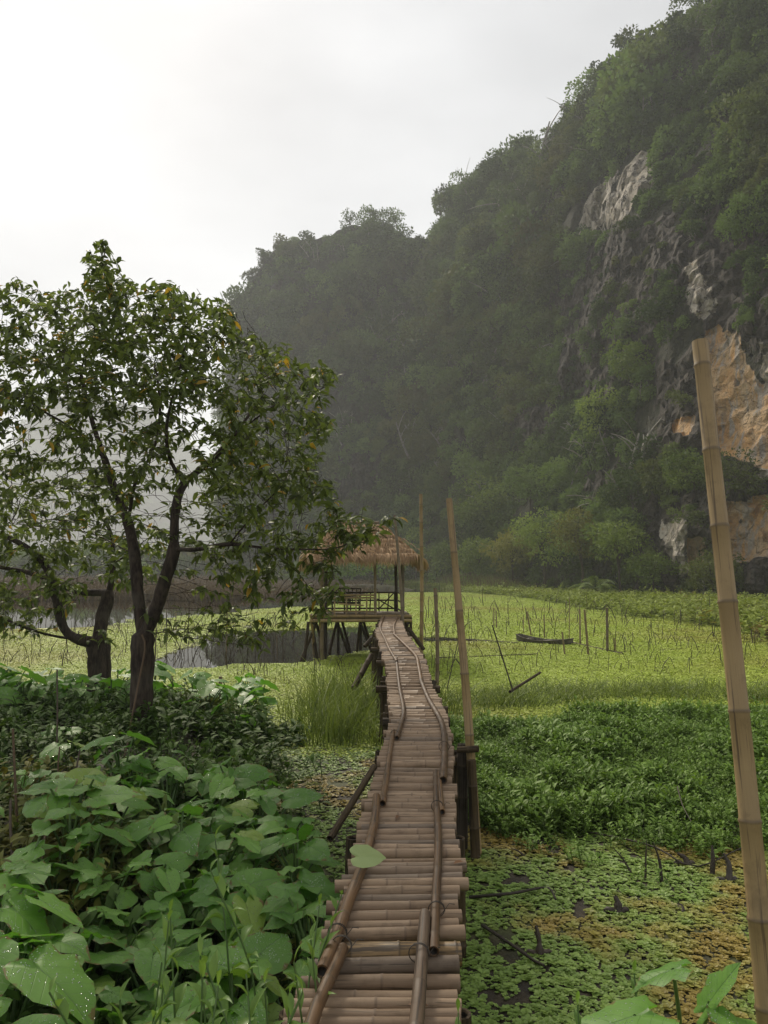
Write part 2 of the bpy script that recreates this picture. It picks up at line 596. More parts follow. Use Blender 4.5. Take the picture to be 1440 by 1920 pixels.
def mat_taro():
    m, nt, out = new_mat('taro_leaf')
    g = NT(nt)
    u, v = g.attr('u'), g.attr('vs')
    av = g.math('ABSOLUTE', v)
    rnd = g.objrand()
    # side veins run from the midrib towards the tip
    ph = g.math('FRACT', g.math('MULTIPLY', g.math('SUBTRACT', u, g.math('MULTIPLY', av, .75)), 5.5))
    vein = g.range(g.math('ABSOLUTE', g.math('SUBTRACT', ph, .5)), .0, .055, 1, 0)
    mid = g.range(av, .004, .02, 1, 0)
    veins = g.math('MAXIMUM', g.math('MULTIPLY', vein, .6), mid)
    n = g.noise(g.xyz(g.math('MULTIPLY', u, 4.0), g.math('ADD', g.math('MULTIPLY', v, 4.0), g.math('MULTIPLY', rnd, 30.0)), 0.0), 1.0, 4)
    col = g.mix(g.math('ADD', g.math('MULTIPLY', rnd, .6), g.math('MULTIPLY', n, .4)), (.055, .155, .022), (.235, .43, .08))
    col = g.mix(g.math('MULTIPLY', veins, .55), col, (.13, .22, .085))
    col = g.mix(g.range(n, .66, .8, 0, .6), col, (.26, .24, .05))
    col = g.mix(g.range(rnd, .95, .97, 0, .6), col, (.24, .30, .05))
    edge = g.range(g.math('ADD', g.attr('node'), g.math('MULTIPLY', g.math('SUBTRACT', n, .5), .9)), .97, 1.06)
    col = g.mix(g.math('MULTIPLY', edge, .85), col, (.16, .095, .03))
    # rain drops standing on the waxy blade, thick on some leaves and few on others
    vor = g.n('ShaderNodeTexVoronoi')
    vor.inputs['Scale'].default_value = 1.0
    g.link(g.xyz(g.math('MULTIPLY', u, 26.0), g.math('ADD', g.math('MULTIPLY', v, 26.0), g.math('MULTIPLY', rnd, 90.0)), 0.0), vor.inputs['Vector'])
    sep = g.n('ShaderNodeSeparateColor')
    g.link(vor.outputs['Color'], sep.inputs[0])
    wet = g.range(g.noise(g.xyz(g.math('MULTIPLY', u, 2.2), g.math('ADD', g.math('MULTIPLY', v, 2.2), g.math('MULTIPLY', rnd, 60.0)), 3.0), 1.0, 2), .38, .64)
    keep = g.math('LESS_THAN', sep.outputs[0], g.math('MULTIPLY', wet, .62))
    dome = g.math('MULTIPLY', keep, g.range(vor.outputs['Distance'], .08, .34, 1, 0))
    isdrop = g.math('GREATER_THAN', dome, .05)
    h = g.math('ADD', g.math('MULTIPLY', dome, 1.0), g.math('MULTIPLY', veins, -.35))
    bump = g.bump(h, .8, .006)
    p = g.bsdf(col, g.mix(isdrop, (.46,) * 3, (.06,) * 3), .35, bump)
    g.val(p.inputs['Coat Weight'], g.math('MULTIPLY', isdrop, 1.0))
    p.inputs['Coat Roughness'].default_value = .04
    p.inputs['Coat IOR'].default_value = 2.6
    g.link(bump, p.inputs['Coat Normal'])
    gl = g.n('ShaderNodeBsdfGlossy')
    gl.inputs['Color'].default_value = (.95, .97, .95, 1)
    gl.inputs['Roughness'].default_value = .16
    g.link(bump, gl.inputs['Normal'])
    t = g.n('ShaderNodeBsdfTranslucent')
    g.link(g.mix(1.0, col, (1.0, 1.25, .5), 'MULTIPLY'), t.inputs['Color'])
    mx = g.n('ShaderNodeMixShader')
    mx.inputs[0].default_value = .38
    g.link(p.outputs[0], mx.inputs[1]); g.link(t.outputs[0], mx.inputs[2])
    m2 = g.n('ShaderNodeMixShader')
    g.link(g.math('MULTIPLY', isdrop, .42), m2.inputs[0])
    g.link(mx.outputs[0], m2.inputs[1]); g.link(gl.outputs[0], m2.inputs[2])
    g.link(m2.outputs[0], out.inputs['Surface'])
    return m


M_TARO = mat_taro()


def mat_bark():
    m, nt, out = new_mat('tree_bark')
    g = NT(nt)
    P = g.pos()
    mp = g.n('ShaderNodeMapping')
    mp.inputs['Scale'].default_value = (22, 22, 5)
    g.link(P, mp.inputs['Vector'])
    n = g.noise(mp.outputs[0], 1.0, 6, .65)
    big = g.noise(P, 2.5, 3)
    col = g.mix(g.range(n, .3, .7), (.018, .013, .010), (.075, .055, .040))
    col = g.mix(g.range(big, .5, .7, 0, .5), col, (.10, .085, .065))
    p = g.bsdf(col, .85, .25, g.bump(n, .9, .02))
    g.link(p.outputs[0], out.inputs['Surface'])
    return m


M_BARK = mat_bark()


def mat_hill():
    """Limestone and thin soil. The painted attributes say where which stone is bare."""
    m, nt, out = new_mat('limestone')
    g = NT(nt)
    P = g.pos()
    rock, orange, pale = g.attr('rock'), g.attr('orange'), g.attr('pale')
    n1 = g.noise(P, .35, 8, .62)
    n2 = g.noise(P, 1.6, 6, .65)
    mp = g.n('ShaderNodeMapping')
    mp.inputs['Scale'].default_value = (.9, .9, .14)
    g.link(P, mp.inputs['Vector'])
    streak = g.noise(mp.outputs[0], 1.0, 5, .6)
    soil = g.mix(g.range(n2, .35, .7), (.016, .020, .010), (.05, .050, .024))
    grey = g.mix(g.range(n2, .3, .72), (.034, .028, .023), (.115, .097, .080))
    grey = g.mix(g.range(streak, .5, .62, 0, .8), grey, (.03, .028, .027))
    palec = g.mix(g.range(n1, .35, .65), (.42, .37, .29), (.62, .56, .47))
    palec = g.mix(g.range(streak, .52, .6, 0, .6), palec, (.12, .11, .10))
    palec = g.mix(g.range(n2, .58, .7, 0, .5), palec, (.40, .24, .10))
    org = g.mix(g.range(n1, .32, .66), (.58, .31, .10), (.60, .44, .27))
    org = g.mix(g.range(streak, .49, .60, 0, .85), org, (.40, .37, .33))
    org = g.mix(g.range(n2, .66, .74, 0, .7), org, (.10, .075, .05))
    col = g.mix(g.range(g.math('ADD', rock, g.math('MULTIPLY', g.math('SUBTRACT', n2, .5), .8)), .35, .55), soil, grey)
    col = g.mix(g.range(g.math('ADD', pale, g.math('MULTIPLY', g.math('SUBTRACT', n2, .5), .9)), .42, .56), col, palec)
    col = g.mix(g.range(g.math('ADD', orange, g.math('MULTIPLY', g.math('SUBTRACT', n2, .5), .7)), .42, .56), col, org)
    vo = g.n('ShaderNodeTexVoronoi', feature='DISTANCE_TO_EDGE')
    vo.inputs['Scale'].default_value = .55
    wv = g.n('ShaderNodeVectorMath', operation='ADD')
    g.link(P, wv.inputs[0])
    nv = g.n('ShaderNodeTexNoise'); nv.inputs['Scale'].default_value = .8; nv.inputs['Detail'].default_value = 4
    g.link(P, nv.inputs['Vector'])
    sc = g.n('ShaderNodeVectorMath', operation='SCALE'); sc.inputs['Scale'].default_value = 2.4
    g.link(nv.outputs['Color'], sc.inputs[0]); g.link(sc.outputs[0], wv.inputs[1]); g.link(wv.outputs[0], vo.inputs['Vector'])
    crack = g.range(vo.outputs['Distance'], .0, .07, 1, 0)
    crack = g.math('MULTIPLY', crack, g.math('MULTIPLY', g.range(n1, .42, .6), g.math('SUBTRACT', 1.0, g.math('MULTIPLY', orange, .75))))
    col = g.mix(g.math('MULTIPLY', crack, .75), col, (.02, .017, .014))
    n3 = g.noise(P, 4.0, 6, .7)
    col = g.mix(g.range(n3, .35, .75, 0, .4), col, (.055, .048, .04))
    h = g.math('ADD', g.math('ADD', n1, g.math('MULTIPLY', n2, .5)), g.math('MULTIPLY', crack, -.8))
    p = g.bsdf(col, .9, .2, g.bump(h, 1.0, 1.2))
    g.link(p.outputs[0], out.inputs['Surface'])
    return m


M_LIME = mat_hill()


def mat_ground():
    m, nt, out = new_mat('wet_soil')
    g = NT(nt)
    P = g.pos()
    n = g.noise(P, 7, 8, .65)
    n2 = g.noise(P, 1.1, 4)
    col = g.mix(g.range(n, .32, .68), (.014, .011, .007), (.055, .042, .022))
    col = g.mix(g.range(n2, .48, .62, 0, .75), col, g.mix(n, (.03, .04, .01), (.10, .11, .03)))
    p = g.bsdf(col, .75, .35, g.bump(n, .8, .04))
    g.link(p.outputs[0], out.inputs['Surface'])
    return m


M_GROUND = mat_ground()


def mat_water():
    m, nt, out = new_mat('pond_water')
    g = NT(nt)
    mp = g.n('ShaderNodeMapping')
    mp.inputs['Scale'].default_value = (3, 1.2, 1)
    g.link(g.pos(), mp.inputs['Vector'])
    n = g.noise(mp.outputs[0], 1.0, 3)
    p = g.bsdf(g.mix(n, (.013, .010, .006), (.020, .015, .009)), .02, .32)
    p.inputs['IOR'].default_value = 1.33
    g.link(p.outputs[0], out.inputs['Surface'])
    return m


M_WATER = mat_water()
M_DUCKSHEET = mat_plain('duckweed_film', (.15, .19, .025), (.36, .43, .065), 14, rough=.6, bump=.7, dist=.02)
M_WOOD = mat_plain('weathered_boat_wood', (.045, .04, .03), (.12, .105, .08), 9, rough=.7, spec=.3)


# ------------------------------------------------------------------ scattering for stuff
def scatter(name, protos, pts, rot, scl, idx, mats=None, label=None):
    """One stuff object: the prototypes' meshes set on the given points."""
    pts = np.asarray(pts, float)
    n = len(pts)
    me = bpy.data.meshes.new(name)
    me.vertices.add(n)
    me.vertices.foreach_set('co', pts.astype(np.float32).ravel())
    at = me.attributes.new('rot', 'FLOAT_VECTOR', 'POINT'); at.data.foreach_set('vector', np.asarray(rot, np.float32).ravel())
    at = me.attributes.new('scl', 'FLOAT_VECTOR', 'POINT'); at.data.foreach_set('vector', np.asarray(scl, np.float32).ravel())
    at = me.attributes.new('idx', 'INT', 'POINT'); at.data.foreach_set('value', np.asarray(idx, np.int32))
    ob = bpy.data.objects.new(name, me)
    COL.objects.link(ob)
    ob['kind'] = 'stuff'
    if label: ob['label'] = label
    pc = bpy.data.collections.new(name + '_kinds')
    for k, p in enumerate(protos):
        po = bpy.data.objects.new('%s_kind_%02d' % (name, k), p)
        pc.objects.link(po)
    ng = bpy.data.node_groups.new(name + '_nodes', 'GeometryNodeTree')
    ng.interface.new_socket('Geometry', in_out='INPUT', socket_type='NodeSocketGeometry')
    ng.interface.new_socket('Geometry', in_out='OUTPUT', socket_type='NodeSocketGeometry')
    N, L = ng.nodes, ng.links
    gi, go = N.new('NodeGroupInput'), N.new('NodeGroupOutput')
    ci = N.new('GeometryNodeCollectionInfo')
    ci.inputs['Collection'].default_value = pc
    ci.inputs['Separate Children'].default_value = True
    ci.inputs['Reset Children'].default_value = True
    iop = N.new('GeometryNodeInstanceOnPoints')
    iop.inputs['Pick Instance'].default_value = True

    def na(nm, t):
        x = N.new('GeometryNodeInputNamedAttribute')
        x.data_type = t
        x.inputs['Name'].default_value = nm
        return [o for o in x.outputs if o.name == 'Attribute' and o.enabled][0]
    e2r = N.new('FunctionNodeEulerToRotation')
    L.new(na('rot', 'FLOAT_VECTOR'), e2r.inputs[0])
    L.new(gi.outputs[0], iop.inputs['Points'])
    L.new(ci.outputs[0], iop.inputs['Instance'])
    L.new(na('idx', 'INT'), iop.inputs['Instance Index'])
    L.new(e2r.outputs[0], iop.inputs['Rotation'])
    L.new(na('scl', 'FLOAT_VECTOR'), iop.inputs['Scale'])
    L.new(iop.outputs[0], go.inputs[0])
    md = ob.modifiers.new('spread', 'NODES')
    md.node_group = ng
    return ob


def yaw_tilt(n, tilt=0.2):
    return np.stack([R.normal(size=n) * tilt, R.normal(size=n) * tilt, R.uniform(0, 2 * math.pi, n)], -1)


# ------------------------------------------------------------------ walkway course
#          img y, left x, right x, distance
_W = np.array([[1900, 548, 857, 2.81], [1850, 560, 858, 3.0], [1780, 600, 866, 3.27], [1700, 619, 864, 3.61], [1650, 641, 868, 3.83],
               [1590, 660, 868, 4.25], [1560, 667, 856, 4.49], [1510, 680, 853, 5.01], [1450, 700, 850, 5.82], [1390, 719, 850, 6.75],
               [1340, 733, 838, 7.9], [1300, 727, 820, 9.3], [1240, 720, 800, 10.9], [1205, 711, 778, 13.2], [1185, 704, 762, 15.0],
               [1165, 712, 753, 17.6], [1155, 715, 747, 19.5]])
_L = at_y(_W[:, 1], _W[:, 0], _W[:, 3]); _Rr = at_y(_W[:, 2], _W[:, 0], _W[:, 3])
_Y = _W[:, 3]
_ext = np.array([-0.6, 1.4])


def walk(Y):
    """left x, right x, deck top z at a distance."""
    Y = np.asarray(Y, float)
    z = np.interp(Y, np.concatenate([_ext, _Y]), np.concatenate([[.64, .64], _L[:, 2]]))
    xl = np.interp(Y, np.concatenate([_ext, _Y]), np.concatenate([[-.30, -.32], _L[:, 0]]))
    xr = np.interp(Y, np.concatenate([_ext, _Y]), np.concatenate([[.28, .27], _Rr[:, 0]]))
    return xl, xr, z


DECK_Z = float(_L[-1, 2])


# ------------------------------------------------------------------ the land
_T = np.array([  # img x, base distance, ridge img y, ridge distance, talus share
    [426, 262, 1040, 263, .3], [434, 238, 820, 240, .3], [441, 222, 640, 226, .3], [450, 200, 560, 212, .25], [470, 190, 524, 208, .22], [490, 186, 496, 206, .22],
    [530, 182, 462, 203, .22], [575, 176, 452, 200, .22], [625, 168, 442, 197, .22], [652, 164, 424, 195, .22], [700, 158, 420, 193, .22],
    [760, 148, 440, 190, .25], [805, 138, 446, 186, .3], [828, 130, 415, 180, .34], [848, 120, 372, 174, .36], [880, 108, 348, 166, .38],
    [950, 95, 322, 154, .36], [1020, 86, 292, 144, .32], [1050, 82, 248, 138, .30], [1110, 76, 188, 130, .24], [1170, 71, 112, 122, .18],
    [1280, 63, 55, 110, .10], [1440, 55, -60, 95, .06], [1620, 47, -190, 82, .08], [1900, 40, -260, 72, .15], [2300, 34, -200, 64, .3], [2900, 30, 300, 56, .4]])


def base_dist(X, Y):
    ix = 720 + F * np.asarray(X) / np.maximum(np.asarray(Y), 1e-3)
    return np.interp(ix, _T[:, 0], _T[:, 1], left=260)


def xbank(Y):
    return -0.55 - 0.125 * (np.asarray(Y, float) - 3)


def gz(X, Y):
    """Height of the ground: bank on the left, mud level with the water near the walkway, pond bed, far shore."""
    X, Y = np.asarray(X, float), np.asarray(Y, float)
    P = np.stack([X, Y, 0 * X], -1)
    n = fbm(P * .9, 3)
    bank = smooth((xbank(Y) - X) / 1.3) * smooth((15.2 - Y + n) / 2.0)
    mud = smooth((11.6 + .8 * n + .25 * np.clip(X, 0, 12) - Y) / 1.6)
    z = -.6 + mud * .612 + .028 * n * mud + bank * (.34 + .08 * n)
    near = smooth((1.8 - Y) / 2.5)
    z = z + near * .25 * smooth((np.abs(X) - .5) / 1.0)
    isl = np.exp(-(((X + 2.6) / 7.0) ** 2 + ((Y - 97) / 5.0) ** 2) ** 1.5)
    z = z + isl * 1.3
    sd = base_dist(X, Y) - 7
    far = smooth((Y - sd) / 7.0) * (Y > 20)
    z = z + far * (1.1 + .3 * n)
    return z


def axis(*parts):
    return np.unique(np.concatenate([np.arange(a, b, s) for a, b, s in parts]))


gx = axis((-900, -60, 30), (-60, -12, 3), (-12, -6, .5), (-6, 6, .11), (6, 12, .5), (12, 60, 2), (60, 700, 30))
gy = axis((-30, -2, 2), (-2, 15.5, .11), (15.5, 30, .7), (30, 120, 2), (120, 300, 6), (300, 1330, 30))
GX, GY = np.meshgrid(gx, gy, indexing='ij')


def grid_faces(nu, nv):
    i, j = np.meshgrid(np.arange(nu - 1), np.arange(nv - 1), indexing='ij')
    return np.stack([i * nv + j, (i + 1) * nv + j, (i + 1) * nv + j + 1, i * nv + j + 1], -1).reshape(-1, 4)


mb = MB()
mb.add(np.stack([GX, GY, gz(GX, GY)], -1), [grid_faces(len(gx), len(gy))])
tag(mb.build('ground', M_GROUND), kind='structure')

mb = MB()
wx, wy = np.linspace(-880, 680, 12), np.linspace(-29, 1290, 12)
WX, WY = np.meshgrid(wx, wy, indexing='ij')
mb.add(np.stack([WX, WY, 0 * WX], -1), [grid_faces(12, 12)])
tag(mb.build('pond_water', M_WATER), kind='structure')

# ------------------------------------------------------------------ karst hill
NS = 430
su = np.concatenate([np.linspace(0, 3, 24, endpoint=False), np.linspace(3, 22, 350, endpoint=False), np.linspace(22, len(_T) - 1, NS - 374)])
tab = np.stack([np.interp(su, np.arange(len(_T)), _T[:, k]) for k in range(5)], -1)
NT_ = 190
tt = np.concatenate([np.linspace(0, 1, NT_)])
B = at_y(tab[:, 0], np.full(NS, 1072.0), tab[:, 1]); B[:, 2] = .1
RG = at_y(tab[:, 0], tab[:, 2], tab[:, 3])
T2 = tt[None, :]
ta = tab[:, 4][:, None]
g_ = ta * smooth(T2 / .22) * .9 + (1 - ta * .9) * (T2 ** 1.55)
HX = B[:, None, 0] + (RG - B)[:, None, 0] * g_
HY = B[:, None, 1] + (RG - B)[:, None, 1] * g_
HZ = B[:, None, 2] + (RG - B)[:, None, 2] * T2
HP = np.stack([HX, HY, HZ], -1)
rad = unit(np.stack([HX, HY, 0 * HX], -1))
near_f = np.clip(HY / 130, .45, 1.2)
wgt = smooth(T2 / .08) * (1 - .85 * smooth((T2 - .82) / .18))
D = 9.0 * fbm(HP / 30, 3) + 6.5 * (0.45 - np.abs(perlin(HP / np.array([10, 10, 26]) + 5))) + 4.0 * fbm(HP / np.array([7, 7, 9]) + 9, 4)
D = D * near_f * wgt
HP = HP - rad * D[..., None]
HP[..., 2] += fbm(HP / 9 + 3, 3) * 1.6 * near_f * smooth(T2 / .1)
pxh, pyh = proj(HP)


def mask(polys, soft=14, seed=0):
    w = fbm(HP / 3.0 + seed, 4) * soft
    w2 = fbm(HP / 3.0 + seed + 40, 4) * soft
    r = np.zeros(pxh.shape)
    for p in polys:
        r = np.maximum(r, inside(p, pxh + w, pyh + w2).astype(float))
    return r


ORANGE = [[(1318, 640), (1345, 612), (1385, 640), (1410, 690), (1450, 720), (1520, 760), (1520, 850), (1440, 880), (1380, 850), (1335, 850), (1326, 800), (1312, 740)],
          [(1352, 940), (1500, 930), (1500, 1050), (1352, 1052)], [(1262, 792), (1300, 786), (1304, 818), (1262, 818)], [(1285, 1010), (1318, 1000), (1325, 1060), (1290, 1065)]]
PALE = [[(1082, 435), (1096, 372), (1140, 350), (1165, 320), (1205, 298), (1248, 312), (1236, 352), (1200, 372), (1180, 410), (1128, 428)],
        [(1284, 505), (1312, 492), (1328, 560), (1342, 590), (1310, 612), (1292, 585)], [(1243, 985), (1292, 972), (1304, 1075), (1258, 1085)],
        [(974, 895), (994, 892), (994, 922), (978, 922)], [(1425, 640), (1500, 660), (1500, 770), (1428, 720)], [(1425, 860), (1490, 860), (1480, 900), (1420, 900)]]
DARK = [[(1040, 560), (1110, 470), (1190, 430), (1275, 400), (1300, 520), (1225, 620), (1190, 720), (1120, 770), (1050, 720)],
        [(1270, 420), (1360, 380), (1500, 480), (1500, 720), (1400, 650), (1330, 620)], [(1225, 700), (1320, 620), (1345, 860), (1240, 850)],
        [(1190, 940), (1500, 880), (1500, 1100), (1190, 1100)], [(960, 790), (1030, 760), (1040, 850), (975, 860)], [(1100, 880), (1160, 870), (1150, 940), (1100, 930)],
        [(640, 830), (700, 850), (690, 930), (640, 930)], [(500, 500), (580, 540), (560, 580), (480, 560)]]
m_or, m_pa, m_da = mask(ORANGE, 16, 1), mask(PALE, 26, 2), mask(DARK, 46, 3)
m_rock = np.maximum.reduce([m_or, m_pa, m_da])
# bare stone stands in broken beds; the stained walls are hollowed under an overhang
bed = (HP[..., 2] * .42 + HP[..., 0] * .16 + fbm(HP / 5 + 7, 3) * 1.3) % 1.0
rough_ = fbm(HP / np.array([2.2, 2.2, 1.4]) + 21, 4)


def cells(P):
    """A random height for each angular block of stone, and how close a point lies to its joints."""
    P = np.asarray(P, float)
    b = np.floor(P).astype(int)
    d1 = np.full(P.shape[:-1], 9.0); d2 = d1.copy(); val = np.zeros(P.shape[:-1])
    for dx in (-1, 0, 1):
        for dy in (-1, 0, 1):
            for dz in (-1, 0, 1):
                c = (b + [dx, dy, dz])
                h = _perm[_perm[_perm[c[..., 0] & 255] + (c[..., 1] & 255)] + (c[..., 2] & 255)]
                q = c + .5 + .48 * np.stack([_grad[h, 0], _grad[h, 1], _grad[h, 2]], -1)
                d = np.sqrt(((P - q) ** 2).sum(-1))
                nearer = d < d1
                d2 = np.where(nearer, d1, np.minimum(d2, d))
                val = np.where(nearer, (h % 97) / 97.0, val)
                d1 = np.minimum(d1, d)
    return val, d2 - d1


wob = np.stack([fbm(HP / 3 + k * 30, 3) for k in range(3)], -1)
blk, jnt = cells((HP + wob * .8) / np.array([3.2, 3.2, 4.6]))
blk2, jnt2 = cells((HP + wob * .5) / np.array([1.3, 1.3, 1.7]) + 40)


def blur(a, k):
    for _ in range(k):
        p = np.pad(a, 1, mode='edge')
        a = (p[1:-1, 1:-1] * 2 + p[:-2, 1:-1] + p[2:, 1:-1] + p[1:-1, :-2] + p[1:-1, 2:]) / 6
    return a


D2 = blur(m_rock, 1) * (bed * .5 + rough_ * .7 + blk * 1.7 * (1 - .8 * m_or) + blk2 * .75 * (1 - .75 * m_or) - (.8 * (jnt < .06) + .35 * (jnt2 < .08)) * (1 - .85 * m_or)) - blur(m_or, 2) * .9
HP = HP - rad * D2[..., None]
mb = MB()
mb.add(HP, [grid_faces(NS, NT_)], 0, rock=m_rock.ravel(), orange=blur(m_or, 1).ravel(), pale=blur(m_pa, 1).ravel())
# the far side of the ridge, so that it is a solid hill
K = 14
back = []
for k in range(1, K + 1):
    f = k / K
    q = HP[:, -1].copy()
    r2 = unit(np.stack([q[:, 0], q[:, 1], 0 * q[:, 0]], -1))
    q = q + r2 * (f * 48)
    q[:, 2] = HP[:, -1, 2] * (1 - f ** 1.7) + fbm(q / 9, 3) * 2 * (1 - f)
    back.append(q)
BK = np.concatenate([HP[:, -1:]] + [b[:, None] for b in back], 1)
mb.add(BK, [grid_faces(NS, K + 1)], 0)
tag(mb.build('karst_hill', M_LIME, smooth_=False), kind='structure')


# shrub kinds for the slopes
def shrub_mesh(name, n, leaf, mat, lobes=4, tall=1.0, hang=0.0, tmpl=_T_RHOMB, twig=True):
    mb = MB()
    cs = np.concatenate([R.normal(size=(lobes, 3)) * np.array([.42, .42, .26 * tall]), ])
    cs[:, 2] = np.abs(cs[:, 2]) + .2
    rs = R.uniform(.38, .62, lobes)
    w = rs ** 2 / (rs ** 2).sum()
    k = R.choice(lobes, n, p=w)
    d = sph(n)
    d[:, 2] = np.where(d[:, 2] < -.35, -d[:, 2], d[:, 2])
    rr = rs[k] * R.uniform(.62, 1.06, n)
    P = cs[k] + d * rr[:, None] * np.array([1, 1, tall])
    dirs = unit(d + R.normal(size=(n, 3)) * .7 + np.array([0, 0, -hang]))
    ups = unit(d * .4 + np.array([0, 0, 1.0]) + R.normal(size=(n, 3)) * .5)
    L = leaf * R.uniform(.7, 1.35, n)
    tone = np.clip(R.uniform(size=n) * .55 + .45 * R.uniform(size=lobes)[k], 0, 1)
    leaves(mb, P, dirs, ups, L, L * .62, tmpl, tone)
    return mb.mesh(name, mat)


hill_kinds = [shrub_mesh('slope_shrub', 640, .205, M_HILL, 5) for _ in range(5)] + \
             [shrub_mesh('slope_shrub', 560, .18, M_HILL, 4, tall=.7) for _ in range(2)] + \
             [shrub_mesh('slope_creeper', 560, .19, M_HILL, 4, tall=1.7, hang=1.3) for _ in range(3)] + \
             [shrub_mesh('slope_tree', 1500, .115, M_HILL, 8, tall=.9) for _ in range(3)]
Pu = HP[1:, :-1] - HP[:-1, :-1]
Pv = HP[:-1, 1:] - HP[:-1, :-1]
CN = np.cross(Pu, Pv)
area = np.linalg.norm(CN, axis=-1)
CN = CN / np.maximum(area, 1e-9)[..., None]
mid = (HP[1:, 1:] + HP[:-1, :-1]) / 2
view = unit(CAM - mid)
if (CN * view).sum(-1).mean() < 0:
    CN = -CN
facing = (CN * view).sum(-1)
ix, iy = proj(mid)
seen = (ix > -200) & (ix < 1800) & (iy > -260) & (facing > -.35)
seen[:, -8:] |= ((ix > -200) & (ix < 1800) & (iy > -260))[:, -8:]
rsz = .75 + mid[..., 1] * .0085
rk = blur(m_rock, 1)[1:, 1:]
dens = (1 - .97 * np.clip(rk * 1.3, 0, 1) * (1 - .42 * blur(m_da, 1)[1:, 1:]))
patchy = np.clip(.72 + 2.0 * fbm(mid / 11 + 31, 3), .15, 1.35)
lam = area / (rsz ** 2 * .74) * dens * patchy * seen
cnt = R.poisson(lam)
ci, cj = np.nonzero(cnt)
rep = cnt[ci, cj]
ci, cj = np.repeat(ci, rep), np.repeat(cj, rep)
n = len(ci)
fu, fv = R.uniform(size=n)[:, None], R.uniform(size=n)[:, None]
pp = HP[ci, cj] * (1 - fu) * (1 - fv) + HP[ci + 1, cj] * fu * (1 - fv) + HP[ci, cj + 1] * (1 - fu) * fv + HP[ci + 1, cj + 1] * fu * fv
nrm = CN[ci, cj]
s = rsz[ci, cj] * R.choice([.5, .75, 1.0, 1.4, 2.1], n, p=[.22, .27, .28, .17, .06])
# keep the tall growth small near the bare walls
s *= np.where(rk[ci, cj] > .1, .6, 1)
pp = pp - np.array([0, 0, .25]) * s[:, None]
tilt = np.stack([-nrm[:, 1] * .55 + R.normal(size=n) * .15, nrm[:, 0] * .55 + R.normal(size=n) * .15, 0 * s], -1)
tilt[:, 2] = R.uniform(0, 6.28, n)
steep = nrm[:, 2] < .45
idx = np.where(steep & (R.uniform(size=n) < .5), R.integers(7, 10, n), R.integers(0, 7, n))
rot = np.where((idx >= 7)[:, None], np.stack([R.normal(size=n) * .1, R.normal(size=n) * .1, R.uniform(0, 6.28, n)], -1), tilt)
# nothing grows over the bare stained walls
m_bare = blur(np.maximum(m_or, m_pa), 7)[1:, 1:][ci, cj]
gone = (m_bare > .05) & (R.uniform(size=n) < .97)
keep_ = ~gone
pp, rot, s, idx, n = pp[keep_], rot[keep_], s[keep_], idx[keep_], int(keep_.sum())
# taller crowns stand out here and there
big = R.uniform(size=n) < .035
s = np.where(big & (pp[:, 1] > 50), s * 1.9, s)
idx = np.where(s > rsz[ci, cj][keep_] * 1.5, R.integers(10, 13, n), idx)
scatter('hillside_foliage', hill_kinds, pp, rot, np.stack([s, s, s * R.uniform(.85, 1.25, n)], -1), idx)
# bare pale limbs among the leaves
def limb_mesh():
    mb = MB()
    for _ in range(3):
        b = np.array([R.normal() * .25, R.normal() * .25, 0])
        top = b + [R.normal() * .35, R.normal() * .35, R.uniform(.8, 1.5)]
        P = polyline([b, (b + top) / 2 + R.normal(size=3) * .10, top], n=6)
        tube(mb, P, np.linspace(.05, .018, 6), 4, cap=False)
        for k in (2, 3, 4):
            e = P[k] + [R.normal() * .4, R.normal() * .4, R.uniform(.15, .5)]
            tube(mb, polyline([P[k], (P[k] + e) / 2 + [0, 0, .06], e], n=4), np.linspace(.022, .008, 4), 3, cap=False)
    return mb.mesh('bare_limb', M_LIMB)


lim = [limb_mesh() for _ in range(4)]
kk = R.choice(len(pp), 420, replace=False)
sl = s[kk] * R.uniform(.8, 1.5, len(kk))
scatter('bare_branches_foliage', lim, pp[kk] + [0, 0, .1], yaw_tilt(len(kk), .3), np.stack([sl, sl, sl], -1), R.integers(0, 4, len(kk)))
print('hill shrubs', n)

# ------------------------------------------------------------------ haze in the air
mb = MB()
box(mb, (-100, 660, 87.5), (1700, 1400, 183))
hm, hnt, hout = new_mat('haze_air')
pv = hnt.nodes.new('ShaderNodeVolumePrincipled')
pv.inputs['Color'].default_value = (.92, .95, .97, 1)
pv.inputs['Density'].default_value = HAZE_DENSITY
pv.inputs['Anisotropy'].default_value = .25
hnt.links.new(pv.outputs[0], hout.inputs['Volume'])
tag(mb.build('haze', hm, smooth_=False), kind='stuff')

# ------------------------------------------------------------------ far hills across the marsh
FM = np.array([[-420, 1060], [-60, 985], [60, 800], [110, 765], [180, 752], [260, 770], [330, 830], [390, 930], [430, 985], [520, 1040], [700, 1062]])
nx, ny = 110, 46
fx = np.linspace(-420, 700, nx)
FD = 980.0
ridge_y = np.interp(fx, FM[:, 0], FM[:, 1])
base_p = at_y(fx, np.full(nx, 1072.0), FD)
top_p = at_y(fx, ridge_y, FD * 1.18)
tq = np.linspace(0, 2, ny)
gg = np.where(tq <= 1, tq, 2 - tq)
MX = base_p[:, None, 0] + (top_p - base_p)[:, None, 0] * np.minimum(tq, 1)[None]
MY = FD + FD * .18 * tq[None] + 0 * MX
MZ = -1 + (top_p[:, None, 2] + 1) * (gg ** .75)[None]
MP = np.stack([MX, MY, MZ], -1)
MP[..., 2] += fbm(MP / 70, 4) * 20 * gg[None]
mb = MB()
mb.add(MP, [grid_faces(nx, ny)], rock=0, orange=0, pale=0)
tag(mb.build('far_hill', M_LIME), kind='structure')
Q = (MP[1:, 1:ny // 2 + 4] + MP[:-1, :ny // 2 + 3]) / 2
Q = Q.reshape(-1, 3)
